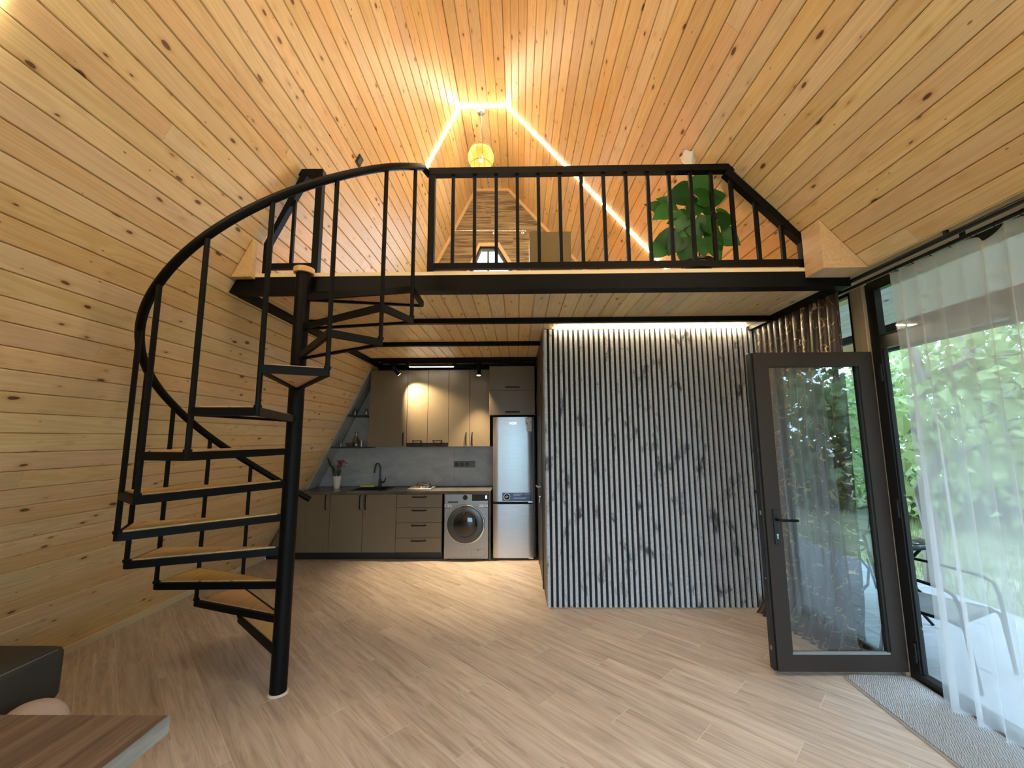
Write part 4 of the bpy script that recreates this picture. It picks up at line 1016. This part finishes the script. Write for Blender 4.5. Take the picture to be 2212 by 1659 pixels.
# track light with two spots and a linear lamp
tk = thing('track_light', (-.97, 5.75, 2.688), 'black ceiling track with two spot heads and a linear lamp before the cabinets', 'track light')
MB().bbox(-1.93, .06, 5.732, 5.768, 2.660, 2.6875, .002).build('track', 'black_metal', tk)
ll = MB().box(-1.57, -.86, 5.735, 5.765, 2.612, 2.640).box(-1.57, -1.53, 5.738, 5.762, 2.6405, 2.6598).box(-.90, -.86, 5.738, 5.762, 2.6405, 2.6598).build('linear_lamp', 'black_metal', tk)
MB().box(-1.52, -.90, 5.7345, 5.7655, 2.6065, 2.6118).build('diffuser', 'led_neutral', ll)
def spot(x, aim, en):
    p0 = Vector((x, 5.75, 2.66)); h = Vector((x, 5.75, 2.60)); d = (Vector(aim) - h).normalized()
    st = MB().box(x - .05, x + .05, 5.735, 5.765, 2.642, 2.6598).tube([(x, 5.75, 2.642), (x, 5.75, 2.60)], .008, 8).build('spot_adapter', 'black_metal', tk)
    a, b = h - d * .03, h + d * .12
    MB().tube([a, b], .030, 20).build('spot_head', 'black_metal', st, True)
    MB().tube([b - d * .0005, b + d * .002], .025, 20).build('spot_lens', 'led_neutral', st)
    L = bpy.data.lights.new('spot_lamp', 'SPOT'); L.energy = en; L.color = (1, .78, .48); L.spot_size = math.radians(76); L.spot_blend = .7; L.shadow_soft_size = .022
    o = bpy.data.objects.new('spot_lamp', L); COL.objects.link(o); o.parent = st
    o.matrix_basis = Matrix.Translation(b + d * .006 - org(st)) @ d.to_track_quat('-Z', 'Y').to_matrix().to_4x4()
spot(-1.74, (-1.22, 6.03, 1.90), 95)
spot(-.54, (-.60, 5.45, 0.0), 150)

# ================================================================== CURTAINS
def track(name, x, z, y0, y1, r, label):
    t = thing(name, (x, (y0 + y1) / 2, z), label, 'curtain rail')
    MB().tube([(x, y0, z), (x, y1, z)], r, 10).build('rod', 'rail_black', t, True)
    y = y0 + .25
    while y < y1:
        MB().box(x - .008, x + .008, y - .01, y + .01, z + r * .6, ZE - .0005).build('bracket', 'rail_black', t); y += .9
    return t
ct1 = track('curtain_rail', 2.425, ZE - .035, .2, 4.15, .015, 'thick black curtain rail on the pine soffit carrying the brown curtain')
ct2 = track('curtain_rail', 2.515, ZE - .045, .2, 4.15, .012, 'thin black curtain rail nearest the windows carrying the white sheer')
def curtain_mesh(name, fn, nu, nv, mat, W, Hh_):
    me = MB().grid(fn, nu, nv).mesh(name, smooth='all', fix=False)
    uv = me.uv_layers.new(name='UVMap')
    co = [(i / nu * W, j / nv * Hh_) for j in range(nv + 1) for i in range(nu + 1)]
    for lp_ in me.loops: uv.data[lp_.index].uv = co[lp_.vertex_index]
    me.materials.append(MATS[mat]); return me
def drape_fn(u, v):
    # v 0 = top, 1 = floor; u along the rail
    yt = 3.085 + 1.06 * u
    yb = 3.20 + .90 * u
    s = min(1, v ** 1.3)
    y = yt + (yb - yt) * s
    a = .022 + .030 * v
    ph = u * 2 * PI * 11 + .8 * math.sin(v * 3 + u * 9)
    x = 2.435 + a * math.sin(ph) - .015 * math.sin(v * PI) - (.20 * max(0, (v - .82) / .18) ** 2 * (0.35 + .65 * u))
    y += .016 * math.cos(ph * 1.0 + .5)
    return Vector((x, y, 2.704 - (2.700) * v))
me = curtain_mesh('brown_curtain', drape_fn, 220, 40, 'brown_gold_fabric', 2.2, 2.7)
bc = thing('curtain', (2.43, 3.6, 0.0), 'dark brown curtain with gold veins hanging behind the open door', 'curtain')
o = bpy.data.objects.new('drape', me); COL.objects.link(o); o.parent = bc; o.location = -Vector((2.43, 3.6, 0))
hk = thing('tieback_hook', (2.33, 4.18, 1.05), 'small brown and gold tieback hook at the edge of the slatted wall', 'hook')
MB().lathe([(.022, 0), (.026, -.015), (.018, -.03)], (2.335, 4.198, 1.075), 14, 'Y').build('knob', 'pvc_brown', hk, True)
MB().lathe([(.014, .0), (.019, .012), (.019, .045), (.012, .055)], (2.352, 4.178, 1.005), 12).build('tassel', 'energy_orange', hk, True)

def sheer_fn(u, v):
    y0_, y1_ = 2.70, .30
    y = y0_ + (y1_ - y0_) * u
    y += .05 * v * (1 - 3 * u) * (1 if u < .33 else 0)
    a = .012 + .03 * v ** .7
    ph = u * 2 * PI * 21 + .7 * math.sin(u * 17) + .35 * math.sin(v * 2.5 + u * 30)
    wide = .5 + .5 * math.sin(u * 23 + 1)
    x = 2.512 + a * (.35 + .9 * wide) * math.sin(ph) + .02 * math.sin(u * 11) * v
    x += -.03 * math.sin(v * PI) * math.exp(-((u - .3) / .1) ** 2) + .03 * v
    z = 2.690 - 2.668 * v - (.05 * math.exp(-((u - .235) / .02) ** 2) * (1 - v) ** 6)
    return Vector((x, y + .012 * math.cos(ph), z))
def tape_fn(u, v):
    return sheer_fn(u, v * .026) + Vector((-.004, 0, .004))
me = curtain_mesh('sheer', sheer_fn, 420, 30, 'sheer_voile', 5, 2.7)
sc_ = thing('curtain', (2.52, 1.5, 0.0), 'white translucent sheer curtain hanging in front of the doorway', 'curtain')
o = bpy.data.objects.new('voile', me); COL.objects.link(o); o.parent = sc_; o.location = -Vector((2.52, 1.5, 0))
o = bpy.data.objects.new('header_tape', curtain_mesh('header_tape', tape_fn, 420, 2, 'sheer_voile', 5, .07)); COL.objects.link(o); o.parent = sc_; o.location = -Vector((2.52, 1.5, 0))
for k in range(18):
    y = 2.66 - k * .115
    MB().tube([(2.515 + .018 * math.cos(a), y, ZE - .052 + .018 * math.sin(a)) for a in [2 * PI * q / 14 for q in range(14)]], .0022, 5, True).build('ring', 'rail_black', sc_)

# ================================================================== LIVING AREA, BOTTOM LEFT, MAT
rg = thing('door_mat', (2.36, 2.6, 0), 'pale grey woven bath mat with rounded corners on the floor at the doorway', 'rug')
def rr_poly(cx, cy, hx, hy, rad, rot, n=6):
    pts = []
    for sx, sy, a0__ in ((1, 1, 0), (-1, 1, 90), (-1, -1, 180), (1, -1, 270)):
        for k in range(n + 1):
            a = math.radians(a0__ + 90 * k / n); x = sx * (hx - rad) + rad * math.cos(a); y = sy * (hy - rad) + rad * math.sin(a)
            pts.append((cx + x * math.cos(rot) - y * math.sin(rot), cy + x * math.sin(rot) + y * math.cos(rot)))
    return pts
MB().prism(rr_poly(2.365, 2.47, .225, .60, .08, math.radians(-3)), 'Z', .001, .007).build('edge', 'mat_trim', rg)
MB().prism(rr_poly(2.365, 2.47, .213, .588, .075, math.radians(-3)), 'Z', .0072, .014).build('pile', 'bath_mat', rg)

sf = thing('sofa', (-2.95, 1.6, 0), 'dark grey leather sofa end with stitched seam beside the left wall', 'sofa')
def cushion(x0, x1, y0, y1, z0, z1, b, parent, name, mat, squash=.0):
    bm = bmesh.new(); bmesh.ops.create_cube(bm, size=1)
    for v in bm.verts: v.co = Vector(((x0 + x1) / 2 + v.co.x * (x1 - x0), (y0 + y1) / 2 + v.co.y * (y1 - y0), (z0 + z1) / 2 + v.co.z * (z1 - z0)))
    bmesh.ops.bevel(bm, geom=bm.edges[:], offset=b, segments=4, affect='EDGES', profile=.6)
    return MB().bm(bm).build(name, mat, parent, True)
cushion(-3.20, -2.76, .5, 2.52, .06, .13, .02, sf, 'base', 'grey_leather')
cushion(-3.17, -2.655, .48, 2.59, .132, .425, .055, sf, 'seat_cushion', 'grey_leather')
MB().tube([(-2.672, .52, .408), (-2.668, 1.5, .41), (-2.668, 2.54, .41), (-2.70, 2.575, .41), (-3.10, 2.577, .41)], .003, 6).build('seam', 'stitch_grey', sf, True)
m = MB().prism([(lx(.43) + .03, .43), (lx(.43) + .16, .43), (lx(.86) + .15, .86), (lx(.86) + .03, .86)], 'Y', .5, 2.12); m.build('backrest', 'grey_leather', sf)
for y in (.6, 2.46):
    for x in (-3.12, -2.76): MB().box(x - .03, x + .03, y - .03, y + .03, .001, .0595).build('foot', 'black_plastic', sf)
pk = one('fur_cushion', MB().grid(lambda u, v: Vector((-2.50 + .15 * math.cos(2 * PI * u) * math.sin(PI * v) ** .8, 2.30 + .13 * math.sin(2 * PI * u) * math.sin(PI * v) ** .8, (.135 - .132 * math.cos(PI * v)))), 28, 14), 'pink_fur', 'fluffy pale pink cushion on the floor beside the dark sofa', 'cushion', smooth=True)
tb = thing('coffee_table', (-2.0, 1.55, 0), 'low coffee table with a grooved brown wood top and grey edge', 'table')
TX0, TX1, TY0, TY1 = -2.42, -1.487, 1.05, 1.912
nb = 6
for k in range(nb):
    xa = TX0 + (TX1 - TX0 - .004) * k / nb; xb = TX0 + (TX1 - TX0 - .004) * (k + 1) / nb
    MB().bbox(xa + .002, xb - .002, TY0, TY1 - .004, .432, .450, .0015).build('top_plank', 'table_oak', tb)
MB().box(TX0, TX1, TY0, TY1, .378, .4318).box(TX1 - .004, TX1, TY0, TY1, .4318, .449).build('apron', 'table_edge', tb)
for x in (TX0 + .2, TX1 - .2):
    for y in (TY0 + .2, TY1 - .2): MB().box(x - .03, x + .03, y - .03, y + .03, .001, .3775).build('leg', 'table_edge', tb)

# ================================================================== OUTSIDE
pt = struct('patio', MB().box(XW + .09, 4.6, -2, 9.5, -.16, -.062), 'paver', label='paved patio outside the window wall')
rng = random.Random(6)
y = -2.0
for r in range(60):
    x = XW + .10 - rng.uniform(0, .5)
    while x < 4.58:
        x2 = x + .6; xa, xb = max(x, XW + .095), min(x2, 4.595)
        if xb - xa > .03:
            c = ((xa + xb) / 2, y + .0955)
            m = MB().bbox(-(xb - xa) / 2 + .003, (xb - xa) / 2 - .003, -.0925, .0925, -.03, rng.uniform(-.001, .002), .004)
            me = m.mesh('paver'); me.materials.append(MATS['paver']); o = bpy.data.objects.new('paver', me); COL.objects.link(o); o.parent = pt; o.location = (c[0], c[1], -.045)
        x = x2
    y += .191
    if y > 9.3: break
struct('lawn', MB().grid(lambda u, v: Vector((-40 + 80 * u, -40 + 80 * v, -.20 + (.10 * math.sin(u * 37) * math.sin(v * 29)))), 40, 40), 'lawn')
gm = MB(); rng = random.Random(21)
for k in range(26000):
    d = rng.uniform(0, 1) ** .7 * 9; 
    x = 4.7 + d; y = (x) * rng.uniform(.55, 1.35)
    h = rng.uniform(.05, .16) * (1 + (d > 3.5) * rng.uniform(0, 4) * (rng.random() < .6)); a = rng.uniform(0, PI); w = .006 + .004 * d / 4; lean = Vector((rng.uniform(-.4, .4), rng.uniform(-.4, .4), 0)) * h
    p = Vector((x, y, -.2)); s_ = Vector((math.cos(a), math.sin(a), 0)) * w
    gm.add([p - s_, p + s_, p + lean + Vector((0, 0, h))], [(0, 1, 2)])
go = gm.build('grass', 'grass_blade', None, False, False); tag(go, 'tall green grass growing on the lawn beyond the patio', 'grass', kind='stuff')
# porch roof
PR0, PR1 = (XW + .09, 2.96), (4.0, 2.76)
pr = struct('porch_soffit', MB().prism([(PR0[0], PR0[1] + .02), (PR1[0], PR1[1] + .02), (PR1[0], PR1[1] + .1), (PR0[0], PR0[1] + .1)], 'Y', -2, 9), 'porch_board', label='white boarded porch ceiling outside the windows')
uP = Vector((PR1[0] - PR0[0], 0, PR1[1] - PR0[1])); LP_ = uP.length; uP.normalize(); nP = Vector((uP.z, 0, -uP.x))
for k in range(13):
    w = LP_ / 13; c = Vector((PR0[0], 3.5, PR0[1])) + uP * (w * (k + .5)); board(pr, w, 11, c, uP, nP.cross(uP), nP, 'porch_board')
struct('porch_beam', MB().box(3.58, 3.63, -2, 9, 2.60, 2.675), 'black_metal', label='dark beam under the porch ceiling')
struct('porch_fascia', MB().box(3.96, 4.0, -2, 9, 2.60, 2.77), 'pine_trim', label='pale board along the porch edge')
struct('porch_gutter', MB().box(4.005, 4.09, -2, 9, 2.52, 2.66), 'black_metal', label='dark edge beam of the porch roof')
for i, y in enumerate((-1.6, 7.6)): struct('porch_post', MB().box(4.01, 4.09, y, y + .08, -.06, 2.519), 'black_metal', label='dark porch post on the patio edge')

# garden chairs and table
def garden_chair(loc, rz, label):
    t = thing('garden_chair', loc, label, 'chair', 'metal chairs on the patio')
    z = loc[2]
    M = Matrix.Translation(loc) @ Matrix.Rotation(rz, 4, 'Z')
    def P_(l): return [M @ Vector(p) for p in l]
    for s_ in (-1, 1):
        MB().tube(P_([(.27 * s_, -.25, 0.001), (.275 * s_, -.22, .34), (.275 * s_, -.205, .385), (.275 * s_, -.16, .40), (.25 * s_, .02, .395), (.25 * s_, .2, .385), (.245 * s_, .24, .42), (.235 * s_, .33, .86)]), .0115, 8).build('side_frame', 'black_metal', t, True)
        MB().tube(P_([(.262 * s_, .235, .30), (.27 * s_, .29, 0.001)]), .0115, 8).build('rear_leg', 'black_metal', t, True)
        MB().tube(P_([(.285 * s_, -.24, .05), (.30 * s_, -.215, .50), (.30 * s_, -.19, .585), (.30 * s_, -.13, .615), (.29 * s_, .12, .64), (.25 * s_, .29, .655)]), .0115, 8).build('armrest', 'black_metal', t, True)
    MB().tube(P_([(-.235, .33, .86), (-.2, .335, .885), (.2, .335, .885), (.235, .33, .86)]), .0115, 8).build('top_bar', 'black_metal', t, True)
    def seat(u, v):
        return M @ Vector((-.245 + .49 * u, -.17 + .38 * v, .402 - .03 * math.sin(PI * u) * math.sin(PI * v)))
    MB().grid(seat, 6, 6).build('seat', 'socket_grey', t, 'all', False)
    MB().grid(lambda u, v: M @ Vector((-.235 + .47 * u, .245 + .085 * v, .46 + .40 * v)), 6, 6).build('backrest', 'socket_grey', t, 'all', False)
    MB().bar(M @ Vector((-.275, -.17, .392)), M @ Vector((.275, -.17, .392)), .022).build('seat_rail', 'black_metal', t)
    return t
garden_chair((3.11, 3.29, -.043), math.radians(25), 'dark metal garden chair with curved armrests right outside the doorway')
garden_chair((3.52, 4.95, -.043), math.radians(-150), 'dark metal garden chair facing the doorway behind the patio table')
gt = thing('garden_table', (3.42, 4.15, -.043), 'round dark metal garden table between the two chairs on the patio', 'table')
TCX, TCY = 3.42, 4.15
MB().lathe([(.34, .675), (.35, .68), (.35, .70), (.34, .705)], (TCX, TCY, -.043), 36).build('table_top', 'dark_glass', gt, True)
MB().tube([(TCX + .35 * math.cos(2 * PI * k / 36), TCY + .35 * math.sin(2 * PI * k / 36), .635) for k in range(36)], .012, 8, True).build('rim', 'black_metal', gt, True)
for k in range(4):
    a = PI / 4 + k * PI / 2
    MB().tube([(TCX + .30 * math.cos(a), TCY + .30 * math.sin(a), .625), (TCX + .10 * math.cos(a), TCY + .10 * math.sin(a), .35), (TCX + .12 * math.cos(a), TCY + .12 * math.sin(a), .2), (TCX + .30 * math.cos(a), TCY + .30 * math.sin(a), -.042)], .012, 8).build('leg', 'black_metal', gt, True)
# trees
def tree(name, base, height, spread, nleaf, lsz, label, mat, trunk=None, seed=1, low=.35, group='trees and shrubs beyond the patio', cat='tree'):
    rg_ = random.Random(seed); base = Vector(base)
    t = thing(name, base, label, cat, group)
    trunk = trunk or [base + Vector((0, 0, -.1)), base + Vector((rg_.uniform(-.2, .2), rg_.uniform(-.2, .2), height * .4)), base + Vector((rg_.uniform(-.4, .4), rg_.uniform(-.4, .4), height * .85))]
    MB().tube(trunk, [.09 * height / 4 * (1 - .6 * i / (len(trunk) - 1)) + .015 for i in range(len(trunk))], 8).build('trunk', 'bark', t, True)
    top = Vector(trunk[-1]); br = MB(); tips = []
    for k in range(12):
        f = rg_.uniform(low, 1); i = min(len(trunk) - 2, int(f * (len(trunk) - 1))); p = Vector(trunk[i]).lerp(Vector(trunk[i + 1]), f * (len(trunk) - 1) - i)
        a = rg_.uniform(0, 2 * PI); e = p + Vector((math.cos(a) * spread * rg_.uniform(.5, 1), math.sin(a) * spread * rg_.uniform(.5, 1), rg_.uniform(-.1, .5) * spread))
        br.tube([p, p.lerp(e, .5) + Vector((0, 0, .12 * spread)), e], [.03, .02, .008], 5); tips.append((p, e))
    br.build('branches', 'bark', t, True)
    lm = MB()
    for k in range(nleaf):
        p, e = rg_.choice(tips); q = p.lerp(e, rg_.uniform(.25, 1.15)) + Vector((rg_.gauss(0, .22), rg_.gauss(0, .22), rg_.gauss(0, .22))) * spread
        s_ = lsz * rg_.uniform(.6, 1.3); ax = Vector((rg_.uniform(-1, 1), rg_.uniform(-1, 1), rg_.uniform(-.2, 1))).normalized(); b1 = ax.orthogonal().normalized(); b2 = ax.cross(b1)
        an = rg_.uniform(0, 2 * PI); d1_, d2 = b1 * math.cos(an) + b2 * math.sin(an), b2 * math.cos(an) - b1 * math.sin(an)
        lm.add([q, q + d1_ * s_ * .5 + d2 * s_ * .38 + ax * s_ * .1, q + d1_ * s_ * 1.1, q + d1_ * s_ * .5 - d2 * s_ * .38 + ax * s_ * .1], [(0, 1, 2, 3)])
    lm.build('foliage', mat, t, False, False)
    return t
tree('fig_tree', (4.95, 5.30, -.2), 3.4, 1.1, 900, .17, 'crooked tree with large pale green leaves growing nearest the patio', 'tree_leaf',
     [Vector(p) for p in ((4.95, 5.30, -.3), (4.98, 5.26, .5), (4.92, 5.28, .95), (5.06, 5.12, 1.35), (4.90, 5.2, 1.7), (4.95, 5.1, 2.3), (4.9, 5.2, 3.1))], 3, .4)
tree('fruit_tree', (5.5, 7.2, -.2), 3.6, 1.3, 1600, .13, 'slanting fruit tree seen through the glass of the open door', 'hedge_leaf',
     [Vector(p) for p in ((5.65, 7.1, -.3), (5.35, 7.3, .8), (5.1, 7.4, 1.6), (5.2, 7.4, 3.0))], 5, .3)
rng = random.Random(33)
spots = [(8.2, 9.4, 4.2), (9.4, 8.2, 4.6), (8.9, 11.5, 5.0), (10.8, 9.6, 5.2), (7.0, 9.8, 3.2), (9.8, 6.7, 4.4), (11.8, 7.6, 5.0), (12.5, 11.2, 6), (7.4, 12.5, 5.5), (10.5, 4.8, 4.6), (9.6, 2.4, 4.8), (9.2, .2, 4.6), (9.8, -2.4, 5), (8.6, -5.2, 5), (6.5, -7.4, 5), (11.5, -.5, 5.5)]
for k, (x, y, h) in enumerate(spots):
    tree('garden_tree', (x, y, -.2), h, h * .36, 2600 if k < 10 else 4200, .15 if k < 10 else .24, 'bluish green leafy tree in the background beyond the lawn' if k % 2 else 'yellowish green leafy tree in the background beyond the lawn', 'hedge_leaf' if k % 2 else 'tree_leaf', None, 40 + k, .08)
